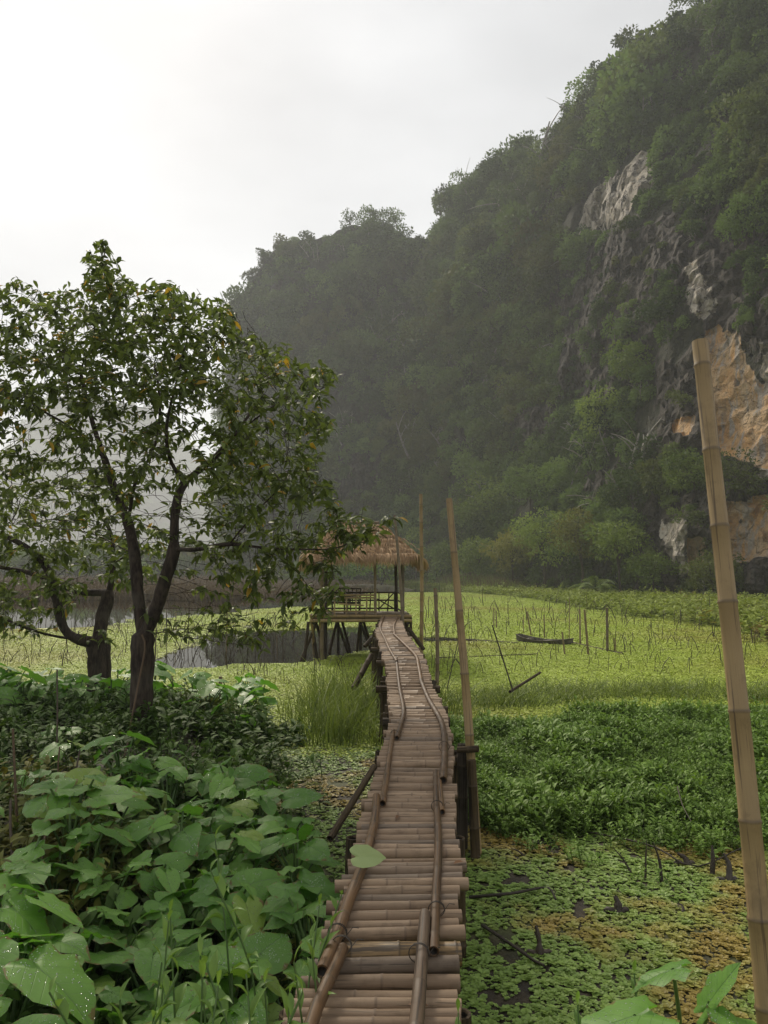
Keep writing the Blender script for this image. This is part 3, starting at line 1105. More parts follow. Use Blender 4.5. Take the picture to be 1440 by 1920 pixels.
Q = Q[np.repeat(np.arange(len(Q)), 3)] + R.normal(size=(len(Q) * 3, 3)) * np.array([7, 6, 1.5])
s = R.uniform(5.0, 11, len(Q))
scatter('far_hill_foliage', hill_kinds[:7], Q, yaw_tilt(len(Q), .2), np.stack([s, s, s], -1), R.integers(0, 7, len(Q)))
# scrub along the far shore, one mass
n = 900
fx = R.uniform(-200, 640, n)
dd = np.interp(fx, [-200, 425, 470, 640], [175, 190, 176, 160]) + R.normal(size=n) * 5
Q = at_y(fx, np.full(n, 1072.0), dd)
Q[:, 2] = gz(Q[:, 0], Q[:, 1])
s = R.uniform(1.0, 2.2, n) * R.choice([.7, 1, 1.8], n) * np.where(fx < 430, 1.9, 1)
scatter('far_shore_shrubbery', hill_kinds[:7], Q, yaw_tilt(n, .1), np.stack([s, s, s], -1), R.integers(0, 7, n))


# ------------------------------------------------------------------ trees and bushes one can tell apart
def small_tree(name, base, h, rw, leaf_m, label, cat, group=None, n=900, leaf=.3, lobes=7, trunk_r=.1, flat=.7):
    t = empty(name, base, label, cat, group)
    base = np.asarray(base, float)
    mb = MB()
    tb = polyline([base + [0, 0, -.4], base + [R.normal() * .1 * rw, R.normal() * .1 * rw, h * .3], base + [R.normal() * .15 * rw, 0, h * .62]], n=8)
    tube(mb, tb, np.linspace(trunk_r, trunk_r * .6, 8), 7, cap=False)
    cs = []
    for k in range(lobes):
        az = 2 * math.pi * (k + R.uniform(-.3, .3)) / lobes
        q = R.uniform(.25, .72) * rw
        c = base + [q * math.cos(az), q * math.sin(az), h * R.uniform(.42, .80)]
        if k == 0: c = base + [0, 0, h * .82]
        cs.append(c)
        tube(mb, polyline([tb[4 + k % 3], (tb[6] + c) / 2 + [0, 0, .1 * h], c], n=6), np.linspace(trunk_r * .45, trunk_r * .12, 6), 5, cap=False)
    mb.build('trunk', M_BARK, t)
    cs = np.array(cs)
    mb = MB()
    rs = R.uniform(.32, .55, lobes) * rw
    k = R.integers(0, lobes, n)
    d = sph(n)
    P = cs[k] + d * (rs[k] * R.uniform(.55, 1.08, n))[:, None] * np.array([1, 1, flat])
    P[:, 2] = np.maximum(P[:, 2], base[2] + .06 * h)
    L = leaf * R.uniform(.7, 1.3, n)
    tone = np.clip(.6 * R.uniform(size=n) + .5 * R.uniform(size=lobes)[k] - .05, 0, 1)
    leaves(mb, P, unit(d + R.normal(size=(n, 3)) * .8 + [0, 0, -.2]), unit(R.normal(size=(n, 3)) * .5 + [0, 0, 1]), L, L * .6, _T_RHOMB, tone)
    c = mb.build('crown', leaf_m, t, smooth_=False)
    c['kind'] = 'stuff'
    return t


def on_hill(px, py):
    """The point of the hill that shows at a pixel."""
    d = (pxh - px) ** 2 + (pyh - py) ** 2
    k = np.unravel_index(np.argmin(d), d.shape)
    return HP[k]


RIDGE = [(741, 428, 7.0, 3.2, 'round dark tree standing alone at the dip of the hazy ridge'),
         (699, 420, 5.5, 2.6, 'dark bushy tree on the summit knob of the hazy back ridge'),
         (655, 425, 5.5, 3.2, 'broad flat tree at the shoulder below the summit knob'),
         (576, 452, 4.0, 2.4, 'low dome of a tree alone on the sloping hazy ridge'),
         (528, 462, 4.5, 2.8, 'wide open-crowned tree at the upper edge of the hazy bluff'),
         (494, 490, 4.0, 2.2, 'small dark tree leaning out at the corner of the bluff'),
         (437, 575, 5.0, 2.5, 'pale hazy tree sticking out below the bluff edge'),
         (818, 408, 5.5, 2.4, 'dark tree jutting out of the notch between the two hills'),
         (1046, 200, 4.5, 2.2, 'dark leafy tree jutting from the steep skyline of the big hill'),
         (1112, 136, 4.0, 2.2, 'rounded tree on the big hill skyline, third step from the top'),
         (1165, 66, 4.0, 2.6, 'rounded tree on the big hill skyline, second step from the top'),
         (882, 308, 3.5, 2.2, 'low tree on the gentle lower end of the big hill skyline'),
         (950, 280, 3.2, 2.2, 'feathery low tree midway along the gentle skyline of the big hill')]
for px, py, h, rw, lab in RIDGE:
    b = on_hill(px, py + 6)
    small_tree('ridge_tree', b - [0, 0, .6], h, rw, M_HILL, lab, 'tree', 'trees on the skyline', n=420, leaf=.55, lobes=6, trunk_r=.14)

# bushes and trees at the foot of the wall: img x, img y of base, height px, width px, material
FOOT = [(1020, 1112, 150, 62, M_BUSH, 'dense dark green rounded tree at the foot of the cliff, tallest there'),
        (1088, 1110, 155, 48, M_BUSHY, 'yellowish open tree between the dark rounded tree and the palm'),
        (962, 1110, 110, 46, M_BUSHY, 'yellow-green bush beside the tall dry reeds'),
        (905, 1105, 90, 45, M_BUSH, 'mid green bush just behind the dry reeds'),
        (1165, 1112, 130, 55, M_BUSH, 'leafy green tree between the palm and the pale rock slab'),
        (1222, 1114, 75, 40, M_BUSH, 'low spreading shrub in front of the pale rock slab'),
        (1330, 1112, 70, 40, M_HILL, 'dark shrub under the stained overhang'),
        (905, 1020, 130, 62, M_BUSH, 'feathery bamboo thicket crown above the reeds'),
        (1000, 985, 120, 50, M_HILL, 'dark bush above the yellowish tree on the slope'),
        (1180, 985, 110, 52, M_HILL, 'dull green tree hanging above the leafy tree by the palm'),
        (1385, 965, 130, 75, M_HILL, 'dark leafy tree growing across the base of the orange wall'),
        (1290, 950, 110, 50, M_BUSH, 'dark green bush over the top of the pale rock slab'),
        (1200, 760, 130, 60, M_BUSH, 'bright bush clinging to the wall beside the orange stain'),
        (1140, 850, 130, 55, M_BUSH, 'bush on the wall straight above the palm'),
        (1400, 500, 130, 55, M_HILL, 'bush hanging high on the wall above the orange stain'),
        (845, 1100, 80, 40, M_BUSH, 'pale green bush behind the tall thin pole'),
        (640, 1098, 62, 52, M_WEEDLEAF, 'light green bush seen under the hut roof'),
        (712, 1098, 66, 52, M_WEEDLEAF, 'fresh green bush seen between the hut posts'),
        (780, 1104, 110, 42, M_BUSH, 'grey-green bush beside the thatched roof')]
for px, py, hp, wp, m, lab in FOOT:
    if py >= 1095:
        dist = 96.0 + 2 * ((px // 5) % 2) if 600 < px < 730 else base_dist((px - 720) / F, 1.0) - 4.5
        b = at_y(px, 1072.0, dist)
        b[2] = gz(b[0], b[1])
        hp *= 1.12; wp *= 1.15
        h = at_y(px, py - hp, dist)[2] - b[2]
    else:
        b = on_hill(px, py)
        dist = b[1]
        h = hp / F * dist
    small_tree('cliff_tree', b, h, wp / F * dist * 1.05, m, lab, 'tree', 'trees and bushes at the cliff foot', n=1900 if hp > 100 else 1300, leaf=.0042 * dist, lobes=9, trunk_r=.012 * h + .04)

# palm-like plant with one yellow leaf
b = at_y(1117.0, 1072.0, 66.0); b[2] = gz(b[0], b[1])
pt = empty('wild_palm', b, 'dark spiky palm-like plant with one yellow frond at the cliff foot', 'palm')
mb = MB(); tube(mb, [b, b + [0, 0, .8], b + [.05, 0, 1.3]], [.16, .13, .1], 7); mb.build('trunk', M_BARK, pt)
for k in range(15):
    az = k * 2.4
    el = R.uniform(.5, 1.35)
    L = R.uniform(2.0, 2.9)
    q = np.linspace(0, 1, 9)
    hd = np.array([math.cos(az), math.sin(az), 0])
    P = b + [0, 0, 1.3] + hd * (q * L * math.cos(el))[:, None] + np.array([0, 0, 1.0]) * (q * L * math.sin(el) - q ** 2.5 * L * .55)[:, None]
    mb = MB()
    tube(mb, P, np.linspace(.03, .008, 9), 4, cap=False)
    for sg in (-1, 1):
        qq = np.linspace(.15, 1, 18)
        PP = np.stack([np.interp(qq, q, P[:, c]) for c in range(3)], -1)
        sd = np.cross(hd, [0, 0, 1.0]) * sg
        leaves(mb, PP, np.tile(unit(sd + hd * .6 + [0, 0, -.25]), (18, 1)), [0, 0, 1.0], .55, .09, _T_LANCE)
    mb.build('frond', M_BUSHY if k == 3 else M_BUSH, pt)

# white houses far off
for (px, w, hgt, dist, lab) in ((106, 7.5, 3.4, 186, 'white flat-roofed house with dark windows far across the marsh'),):
    b = at_y(px, 1072.0, dist); b[2] = gz(b[0], b[1]) - .1
    t = empty('far_house', b, lab, 'house')
    mb = MB(); box(mb, b + [0, 0, hgt / 2], (w, 5, hgt)); mb.build('wall', M_BIRCHY, t, smooth_=False)
    mb = MB(); box(mb, b + [0, -.1, hgt + .13], (w + .7, 5.9, .25)); mb.build('roof', M_ROOFTILE, t, smooth_=False)
    for kx in (-.22, .24):
        mb = MB()
        c = b + [w * kx, -2.52, hgt * .55]
        for dx, dz, sx, sz in ((0, .55, 1.5, .1), (0, -.55, 1.5, .1), (-.7, 0, .1, 1.0), (.7, 0, .1, 1.0)):
            box(mb, c + [dx, 0, dz], (sx, .12, sz))
        wf = mb.build('window', M_BIRCHY, t, smooth_=False)
        mb = MB(); box(mb, c + [0, .03, 0], (1.28, .04, .98)); pn = mb.build('pane', M_WINDOW, t, smooth_=False)
        pn.parent = wf
        pn.location = (0, 0, 0)

# ------------------------------------------------------------------ pond cover
OPEN = [(270, 1246), (330, 1216), (365, 1190), (480, 1184), (600, 1178), (692, 1172), (712, 1182), (708, 1216), (660, 1228), (600, 1240), (545, 1243), (470, 1245), (380, 1254), (300, 1258)]
STRIP = [(765, 1192), (850, 1196), (960, 1203), (960, 1208), (850, 1206), (770, 1204)]
LEFTW = [(-900, 1176), (100, 1180), (215, 1176), (300, 1160), (420, 1152), (500, 1142), (590, 1138), (660, 1128), (700, 1112), (700, 1060), (-900, 1060)]


def covered(P, soft=3.0):
    x, y = proj(P)
    w = fbm(P / np.array([.9, .9, 1]), 3) * soft
    o = inside(OPEN, x + w * 2, y + w) | inside(STRIP, x, y + w * .5) | inside(LEFTW, x + 4 * w, y + w)
    sd = base_dist(P[..., 0], P[..., 1]) - 4
    return (~o) & (P[..., 1] < sd)


def pond_cells(x0, x1, y0, y1, st):
    X, Y = np.meshgrid(np.arange(x0, x1, st), np.arange(y0, y1, st), indexing='ij')
    C = np.stack([X, Y, 0 * X], -1).reshape(-1, 3)
    return C[covered(C)]


mb = MB()
for (x0, x1, y0, y1, st) in ((-12, 12, 9.5, 30, .12), (-32, 42, 30, 84, .5)):
    C = pond_cells(x0, x1, y0, y1, st)
    C = C[np.abs(C[:, 0]) < C[:, 1] * .62 + 2]
    q = np.array([[0, 0, 0], [st, 0, 0], [st, st, 0], [0, st, 0]])
    V = C[:, None] + q[None] + np.array([0, 0, .006])
    mb.add(V, [np.arange(len(C) * 4).reshape(-1, 4)])
tag(mb.build('duckweed_film', M_DUCKSHEET, smooth_=False), kind='stuff')


def duck_tile(size, n, l0, l1):
    mb = MB()
    P = np.stack([R.uniform(-size / 2, size / 2, n), R.uniform(-size / 2, size / 2, n), np.abs(R.normal(size=n)) * .006 + .008], -1)
    d = unit(np.stack([R.normal(size=n), R.normal(size=n), R.normal(size=n) * .09], -1))
    L = R.uniform(l0, l1, n)
    leaves(mb, P, d, unit(np.stack([R.normal(size=n) * .3, R.normal(size=n) * .3, np.ones(n)], -1)), L, L * .9, _T_ROUND)
    return mb.mesh('duckweed_patch', M_DUCK)


tiles = [duck_tile(.5, 260, .022, .045) for _ in range(4)] + [duck_tile(1.3, 760, .032, .068) for _ in range(4)]
C1 = pond_cells(-13, 15, 9.6, 24, .33); C1 = C1[np.abs(C1[:, 0]) < C1[:, 1] * .57 + 2.2]
C2 = pond_cells(-32, 42, 24, 84, .85); C2 = C2[np.abs(C2[:, 0]) < C2[:, 1] * .56 + 2]
C1 = C1 + R.uniform(-.15, .15, C1.shape) * [1, 1, 0]
C2 = C2 + R.uniform(-.4, .4, C2.shape) * [1, 1, 0]
keep = gz(C1[:, 0], C1[:, 1]) < .1
C1 = C1[keep]
Q = np.concatenate([C1, C2])
Q[:, 2] = .006
n = len(Q)
s = R.uniform(.85, 1.15, n)
scatter('duckweed', tiles, Q, np.stack([0 * s, 0 * s, R.uniform(0, 6.28, n)], -1), np.stack([s, s, s], -1),
        np.concatenate([R.integers(0, 4, len(C1)), R.integers(4, 8, len(C2))]))
print('duckweed tiles', n)


# leafy plants crowding the far shore
def sprig(name, mat, n_st, n_lf, h, lf, w=.42, spread=.12, tmpl=_T_LANCE, lean=.3):
    mb = MB()
    for _ in range(n_st):
        b = np.array([R.normal() * spread, R.normal() * spread, -.03])
        ln = R.normal(size=2) * lean
        hh = h * R.uniform(.6, 1.1)
        P = polyline([b, b + [ln[0] * hh * .4, ln[1] * hh * .4, hh * .55], b + [ln[0] * hh, ln[1] * hh, hh]], n=5)
        tube(mb, P, np.linspace(.006, .003, 5) * (h / .3) ** .5, 3, cap=False, a=.3)
        q = np.linspace(.25, 1, n_lf)
        pp = np.stack([np.interp(q, np.linspace(0, 1, 5), P[:, k]) for k in range(3)], -1)
        az = np.arange(n_lf) * 1.571 * 1.02 + R.uniform(0, 6) + (np.arange(n_lf) % 2) * 1.571
        up = np.interp(q, [.25, 1], [.1, .75])
        d = np.stack([np.cos(az), np.sin(az), up + R.normal(size=n_lf) * .2], -1)
        L = lf * R.uniform(.7, 1.2, n_lf) * np.interp(q, [.25, .7, 1], [.9, 1.1, .65])
        leaves(mb, pp, d, [0, 0, 1.0], L, L * w, tmpl, np.clip(q * .55 + R.uniform(-.1, .4, n_lf), 0, 1))
    return mb.mesh(name, mat)


hya = [sprig('shore_plant_kind', M_HYA, 9, 6, .46, .22, .6, .5, _T_LANCE, .4) for _ in range(5)]
n = 7600
fx = R.uniform(730, 1640, n)
dshore = base_dist((fx - 720) / F, np.ones(n)) - 4.0
depth_in = np.interp(fx, [730, 900, 1100, 1300, 1640], [14, 18, 24, 24, 20])
dd = dshore - depth_in * R.uniform(0, 1, n) ** 1.8 * (1 + .55 * fbm(np.stack([fx / 90, 0 * fx, 0 * fx], -1), 3))
Q = at_y(fx, np.full(n, 1072.0), dd)
Q[:, 2] = np.maximum(gz(Q[:, 0], Q[:, 1]), 0)
s = R.uniform(.7, 1.4, n)
scatter('shore_plants_foliage', hya, Q, yaw_tilt(n, .12), np.stack([s, s, s * R.uniform(.6, 1.0, n)], -1), R.integers(0, 5, n))


def reed_kind(name, mat, n, h, w, spread, bend=.25):
    mb = MB()
    for _ in range(n):
        b = np.array([R.normal() * spread, R.normal() * spread, -.04])
        d = R.normal(size=2) * bend
        hh = h * R.uniform(.55, 1.1)
        q = np.linspace(0, 1, 5)
        P = b + np.stack([d[0] * hh * q ** 2, d[1] * hh * q ** 2, hh * (q - .12 * q ** 3)], -1)
        sdv = unit([-d[1] + R.normal() * .3, d[0] + R.normal() * .3, 0])
        ww = w * (1 - q ** 2.2) * R.uniform(.7, 1.2)
        V = np.concatenate([P - sdv * ww[:, None] / 2, P + sdv * ww[:, None] / 2])
        f = np.array([[i, i + 5, i + 6, i + 1] for i in range(4)])
        mb.add(V, [f], a=np.concatenate([q, q]) * .4 + R.uniform(0, .6), u=0)
    return mb.mesh(name, mat)


dry = [reed_kind('dry_reed_kind', M_DRYREED, 22, 1.0, .05, .45) for _ in range(4)]
# tall dry reeds under the slope
n = 1400
fx = np.concatenate([R.uniform(810, 960, 1000), R.uniform(740, 1000, 400)])
dd = base_dist((fx - 720) / F, np.ones(n)) - 3.5 - R.uniform(0, 7, n)
Q = at_y(fx, np.full(n, 1072.0), dd); Q[:, 2] = gz(Q[:, 0], Q[:, 1])
s = R.uniform(.8, 1.5, n)
hh = np.interp(fx, [740, 830, 900, 960, 1000], [1.2, 2.8, 3.0, 2.2, 1.0]) * R.uniform(.7, 1.1, n)
reed_mix = [reed_kind('tall_reed_kind', M_REED, 16, 1.0, .06, .5, .18) for _ in range(2)] + dry[:2]
scatter('tall_reeds_foliage', reed_mix, Q, yaw_tilt(n, .06), np.stack([s, s, hh], -1), R.integers(0, 4, n))
# brown dead reeds standing over the far water
n = 6500
fx = R.uniform(-150, 690, n)
dd = np.interp(fx, [-150, 425, 560, 690], [62, 62, 70, 80]) + R.uniform(0, 95, n) ** 1.0
dd = np.minimum(dd, np.interp(fx, [-150, 425, 470, 690], [165, 175, 168, 140]))
Q = at_y(fx, np.full(n, 1072.0), dd); Q[:, 2] = 0
s = R.uniform(1.0, 2.2, n) * dd / 90 * np.where(fx < 430, 1.6, 1)
scatter('dead_reeds_foliage', dry, Q, yaw_tilt(n, .1), np.stack([s, s, R.uniform(.35, .8, n) * np.where(fx < 430, 1.7, 1)], -1), R.integers(0, 4, n))

# ------------------------------------------------------------------ near marsh: sedge, weeds, floating rosettes
sedge = [reed_kind('sedge_kind', M_REED, 14, 1.0, .015, .15, .32) for _ in range(5)]
n = 185
fx, fy = R.uniform(545, 728, n), R.uniform(1300, 1400, n)
Q = on_z(fx, fy, .02)
keep = (Q[:, 0] < walk(Q[:, 1])[0] - .05) & (R.uniform(size=n) < np.interp(fx, [545, 600, 650, 690, 730], [.3, .5, .7, 1, 1]))
Q = Q[keep]; n = len(Q)
s = R.uniform(.8, 1.2, n)
scatter('sedge_grass', sedge, Q, yaw_tilt(n, .1), np.stack([s, s, R.uniform(.3, 1.0, n)], -1), R.integers(0, 5, n))
n = 260
fx = R.uniform(812, 1560, n)
fy = np.interp(fx, [812, 950, 1200, 1560], [1345, 1320, 1300, 1310]) - R.uniform(0, 1, n) * np.interp(fx, [812, 950, 1200], [55, 38, 26]) + 12
Q = on_z(fx, fy, .02)
keep = Q[:, 0] > walk(Q[:, 1])[1] + .08
Q = Q[keep]; n = len(Q)
s = R.uniform(.8, 1.3, n)
hh = np.interp(Q[:, 0], [.5, 1.2, 4, 8], [.62, .42, .26, .32]) * R.uniform(.6, 1.2, n)
ob = scatter('marsh_grass', sedge, Q, yaw_tilt(n, .15), np.stack([s, s, hh], -1), R.integers(0, 5, n))

weeds = [sprig('marsh_weed_kind', M_WEED, 3, 8, .27, .072, .46, .06) for _ in range(7)]
X, Y = R.uniform(.3, 11.0, 51000), R.uniform(4.3, 12.0, 51000)
edge = 6.45 - .12 * np.clip(X - .8, 0, 5) + .9 * fbm(np.stack([X, Y, 0 * X], -1) * 1.1, 3) + .5 * smooth((1.1 - X) / .5)
farE = 11.2 + .2 * X + .5 * fbm(np.stack([X, Y, 0 * X + 9], -1) * .7, 3)
k = (Y > edge) & (Y < farE) & (X > walk(Y)[1] + .12) & (X < Y * .60 + 1.6)
k |= (Y > edge - 1.0) & (Y < farE) & (X > walk(Y)[1] + .12) & (X < Y * .60 + 1.6) & (R.uniform(size=len(X)) < .035)
k &= R.uniform(size=len(X)) < np.clip((Y - edge) * 1.3, .10, 1) * .62
Q = np.stack([X, Y, np.maximum(gz(X, Y), 0)], -1)[k]
n = len(Q)
clump = np.clip(.95 + 1.5 * fbm(Q * 1.1 + 50, 3), .4, 1.75)
s = R.uniform(.62, 1.1, n) * clump * np.clip(.6 + (Q[:, 1] - 6) * .3, .6, 1)
scatter('marsh_weeds', weeds, Q, yaw_tilt(n, .18), np.stack([s, s, s], -1), R.integers(0, 7, n))
print('weeds', n)


def rosette(n, l):
    mb = MB()
    for ring, (m, el, ll) in enumerate(((n, .05, 1.0), (max(3, n - 2), .22, .8), (3, .6, .5))):
        az = np.arange(m) * 2 * math.pi / m + R.uniform(0, 6) + R.normal(size=m) * .15
        d = np.stack([np.cos(az), np.sin(az), np.full(m, math.tan(el * .8)) + R.normal(size=m) * .1], -1)
        L = l * ll * R.uniform(.8, 1.15, m)
        leaves(mb, np.zeros((m, 3)) + [0, 0, .004], d, [0, 0, 1.0], L, L * .85, _T_ROUND, np.clip(R.uniform(.2, .8, m) + .1 * ring, 0, 1))
    return mb.mesh('water_lettuce_kind', M_PISTIA)


ros = [rosette(R.integers(5, 8), .024) for _ in range(6)]
X, Y = R.uniform(-2.2, 6.6, 178000), R.uniform(1.2, 11, 178000)
gap = fbm(np.stack([X, Y, 0 * X], -1) * 3.4 + 13, 5)
xl, xr, _z = walk(Y)
edge = 7.0 - .12 * np.clip(X - .8, 0, 4)
right = (X > xr - .1) & (Y < edge)
left = (X < xl + .1) & (X > xbank(Y) - .5) & (Y > 3.5)
k = (right | left) & (np.abs(X) < Y * .58 + 1.6) & (gap > np.where(right, -.58, -.3) + .25 * smooth((.95 - X + .35 * (Y - 3)) / .5) * right)
k &= R.uniform(size=len(X)) < np.where(right, 1.0, .55)
Q = np.stack([X, Y, np.maximum(gz(X, Y), 0) + .005], -1)[k]
n = len(Q)
s = R.choice([.5, .7, 1.0, 1.5], n, p=[.42, .36, .18, .04]) * R.uniform(.85, 1.15, n)
scatter('water_lettuce', ros, Q, yaw_tilt(n, .10), np.stack([s, s, s], -1), R.integers(0, 6, n))
print('rosettes', n)

# low growth on the bank
und = [sprig('undergrowth_kind', M_UNDER, 4, 7, .26, .10, .5, .09) for _ in range(6)] + [sprig('groundcover_kind', M_UNDER, 6, 4, .10, .055, .6, .10) for _ in range(3)]
X, Y = R.uniform(-8.5, -.3, 12000), R.uniform(2.0, 15.2, 12000)
k = (X < xbank(Y) + .25 * R.normal(size=len(X))) & (np.abs(X) < Y * .55 + .5) & (X < walk(Y)[0] - .12)
op = fbm(np.stack([X, Y, 0 * X], -1) * .8 + 70, 3)
k &= R.uniform(size=len(X)) < np.clip(.55 + 1.2 * op, .18, .9)
Q = np.stack([X, Y, gz(X, Y)], -1)[k]
n = len(Q)
tall = (R.uniform(size=n) < np.interp(Q[:, 1], [5, 8, 10, 14], [.45, .35, .7, .9]))
s = R.uniform(.7, 1.4, n) * np.where(tall, np.interp(Q[:, 1], [8, 12], [1, 1.5]), 1)
scatter('bank_undergrowth', und, Q, yaw_tilt(n, .2), np.stack([s, s, s], -1), np.where(tall, R.integers(0, 6, n), R.integers(6, 9, n)))
print('undergrowth', n)


# ------------------------------------------------------------------ the two trees on the bank
def grow(seed_lines, attr, step=.10, infl=.9, kill=.13, iters=70, seed=1):
    """Space colonisation from given limbs. Returns nodes, parents."""
    rg = np.random.default_rng(seed)
    nodes, par = [], []
    for (start, line) in seed_lines:                 # start: index of node to hang on, or -1
        P = polyline(line, step=step)
        p = -1
        if start is not None:
            A = np.array(nodes)
            p = int(np.argmin(((A - P[0]) ** 2).sum(1)))
            P = P[1:]
        for q in P:
            nodes.append(q); par.append(p); p = len(nodes) - 1
    A = np.array(attr)
    alive = np.ones(len(A), bool)
    N = np.array(nodes)
    nearest = np.full(len(A), 0); dist = np.full(len(A), 1e9)

    def upd(new, base):
        nonlocal nearest, dist
        d = ((A[:, None] - new[None]) ** 2).sum(-1)
        k = d.argmin(1); dm = np.sqrt(d[np.arange(len(A)), k])
        b = dm < dist
        nearest = np.where(b, k + base, nearest); dist = np.where(b, dm, dist)
    for c in range(0, len(N), 400):
        upd(N[c:c + 400], c)
    for it in range(iters):
        alive &= dist > kill
        act = alive & (dist < infl * (3 if it < 6 else 1))
        if not act.any(): break
        who = nearest[act]
        d = unit(A[act] - N[who])
        acc = {}
        for w, v in zip(who, d):
            acc.setdefault(w, []).append(v)
        new = []
        for w, vs in acc.items():
            v = unit(np.mean(vs, 0) + rg.normal(size=3) * .22)
            new.append(N[w] + v * step); par.append(w)
        new = np.array(new)
        base = len(N)
        N = np.concatenate([N, new])
        upd(new, base)
    return N, np.array(par)


def skeleton_mesh(mb, N, par, r_tip, expo, r_base, fat=None):
    n = len(N)
    kids = [[] for _ in range(n)]
    for i, p in enumerate(par):
        if p >= 0: kids[p].append(i)
    r = np.zeros(n)
    for i in range(n - 1, -1, -1):
        pass
    order = list(range(n))
    # children always come after parents
    w = np.zeros(n)
    for i in reversed(order):
        w[i] = r_tip ** expo if not kids[i] else w[i]
        if par[i] >= 0: w[par[i]] += w[i]
    r = w ** (1 / expo)
    roots = [i for i in range(n) if par[i] < 0]
    r *= 1.0
    sc = r_base / r[roots[0]]
    r = np.where(r > r_tip * 1.01, r_tip + (r - r_tip) * (r_base - r_tip) / (r[roots[0]] - r_tip), r_tip)
    r = np.where(r > r_tip * 1.01, np.maximum(r_base * (r / r_base) ** 1.5, r_tip), r_tip)
    done = [(i, -1) for i in roots]
    while done:
        s, p = done.pop()
        chain = ([p] if p >= 0 else []) + [s]
        cur = s
        while kids[cur]:
            k = sorted(kids[cur], key=lambda q: -r[q])
            for o in k[1:]:
                done.append((o, cur))
            cur = k[0]
            chain.append(cur)
        P = N[chain].copy()
        rr = r[chain].copy()
        if p >= 0: rr[0] = rr[1]
        if len(P) > 3:
            P[1:-1] = P[1:-1] * .6 + (P[:-2] + P[2:]) * .2
        if len(P) < 2: continue
        sides = 10 if rr.max() > .06 else 6 if rr.max() > .02 else 4 if rr.max() > .008 else 3
        jit = .05 if rr.max() > .06 else 0
        tube(mb, P, rr, sides, cap=False, jitter=jit)
    return r, kids


def leaf_whorls(tips, dirs, nl, L0, droop, rg, wid=.34):
    """Leaves hang in loose whorls round the end of every twig."""
    P, Dr, U, Ls = [], [], [], []
    for t, d in zip(tips, dirs):
        m = rg.integers(nl[0], nl[1] + 1)
        az = rg.uniform(0, 6.28) + np.arange(m) * 2.4
        side = np.stack([np.cos(az), np.sin(az), np.zeros(m)], -1)
        out = unit(side * .9 + d * .55 + np.array([0, 0, -1.0]) * (droop + rg.normal(size=m) * .35)[:, None])
        P.append(t - d * (rg.uniform(0, 1, m) ** 1.3 * .26)[:, None] + rg.normal(size=(m, 3)) * .012); Dr.append(out)
        U.append(unit(side * .6 + np.array([0, 0, .7]) + rg.normal(size=(m, 3)) * .25)); Ls.append(L0 * rg.uniform(.65, 1.25, m))
    return np.concatenate(P), np.concatenate(Dr), np.concatenate(U), np.concatenate(Ls)


LEAF1 = None


def big_tree(base, limbs, attr, label, r_base, seed, whorl_keep, L0, single, single_yellow=14, flare=True, rt=.0034, name='broadleaf_tree'):
    rg = np.random.default_rng(seed)
    N, par = grow(limbs, attr, seed=seed)
    t = empty(name, base, label, 'tree', 'trees on the bank')
    mb = MB()
    r, kids = skeleton_mesh(mb, N, par, rt, 1.72, r_base)
    # root flare
    for k in range(6):
        az = k * 1.05 + rg.uniform(-.3, .3)
        dv = np.array([math.cos(az), math.sin(az), 0])
        b = np.array(base)
        tube(mb, polyline([b + dv * r_base * .45 + [0, 0, .34], b + dv * r_base * .85 + [0, 0, .10], b + dv * r_base * 1.7 + [0, 0, -.08]], n=6), np.linspace(r_base * .5, r_base * .3, 6), 7, cap=False)
    mb.build('trunk', M_BARK, t)
    tipm = np.array([(len(kids[i]) == 0) or (r[i] < rt * 1.8 and rg.uniform() < .38) for i in range(len(N))])
    tipm &= np.array(par) >= 0
    ti = np.nonzero(tipm)[0]
    x, y = proj(N[ti])
    ti = ti[rg.uniform(size=len(ti)) < whorl_keep(x, y)]
    d = unit(N[ti] - N[par[ti]])
    P, Dr, U, Ls = leaf_whorls(N[ti], d, (5, 9), L0, .45, rg)
    n = len(P)
    order = np.argsort(np.linalg.norm(P - CAM, axis=1) + rg.uniform(0, 1.2, n))
    pick = np.zeros(n, bool); pick[order[:single]] = True
    mb = MB()
    leaves(mb, P[~pick], Dr[~pick], U[~pick], Ls[~pick], Ls[~pick] * .42, _T_LANCE, rg.uniform(size=(~pick).sum()))
    c = mb.build('crown', M_TREELEAF, t, smooth_=True)
    c['kind'] = 'stuff'
    metas = []
    for k in range(7):
        m1 = MB()
        leaves(m1, np.zeros((1, 3)), [[1, 0, 0]], [0, 0, 1.0], 1.0, .36, _T_LANCE, np.array([.99 if k == 6 else k / 6.5]))
        metas.append(m1.mesh('leaf', M_TREELEAF))
    org = np.array(t.location)
    for q, i in enumerate(np.nonzero(pick)[0]):
        X = Dr[i]; Yv = unit(np.cross(U[i], X)); Z = np.cross(X, Yv)
        m = Matrix((tuple(X * Ls[i]) , tuple(Yv * Ls[i]), tuple(Z * Ls[i]))).transposed().to_4x4()
        m.translation = Vector(P[i] - org)
        yl = q % max(1, single // single_yellow) == 0
        o = place('leaf', metas[6] if yl else metas[q % 6], t, m)
    return t


def zb(X, Y):
    return float(gz(X, Y))


T1Y = 9.06
def t1(px, py, dy=0.0):
    return at_y(px, py, T1Y + dy)


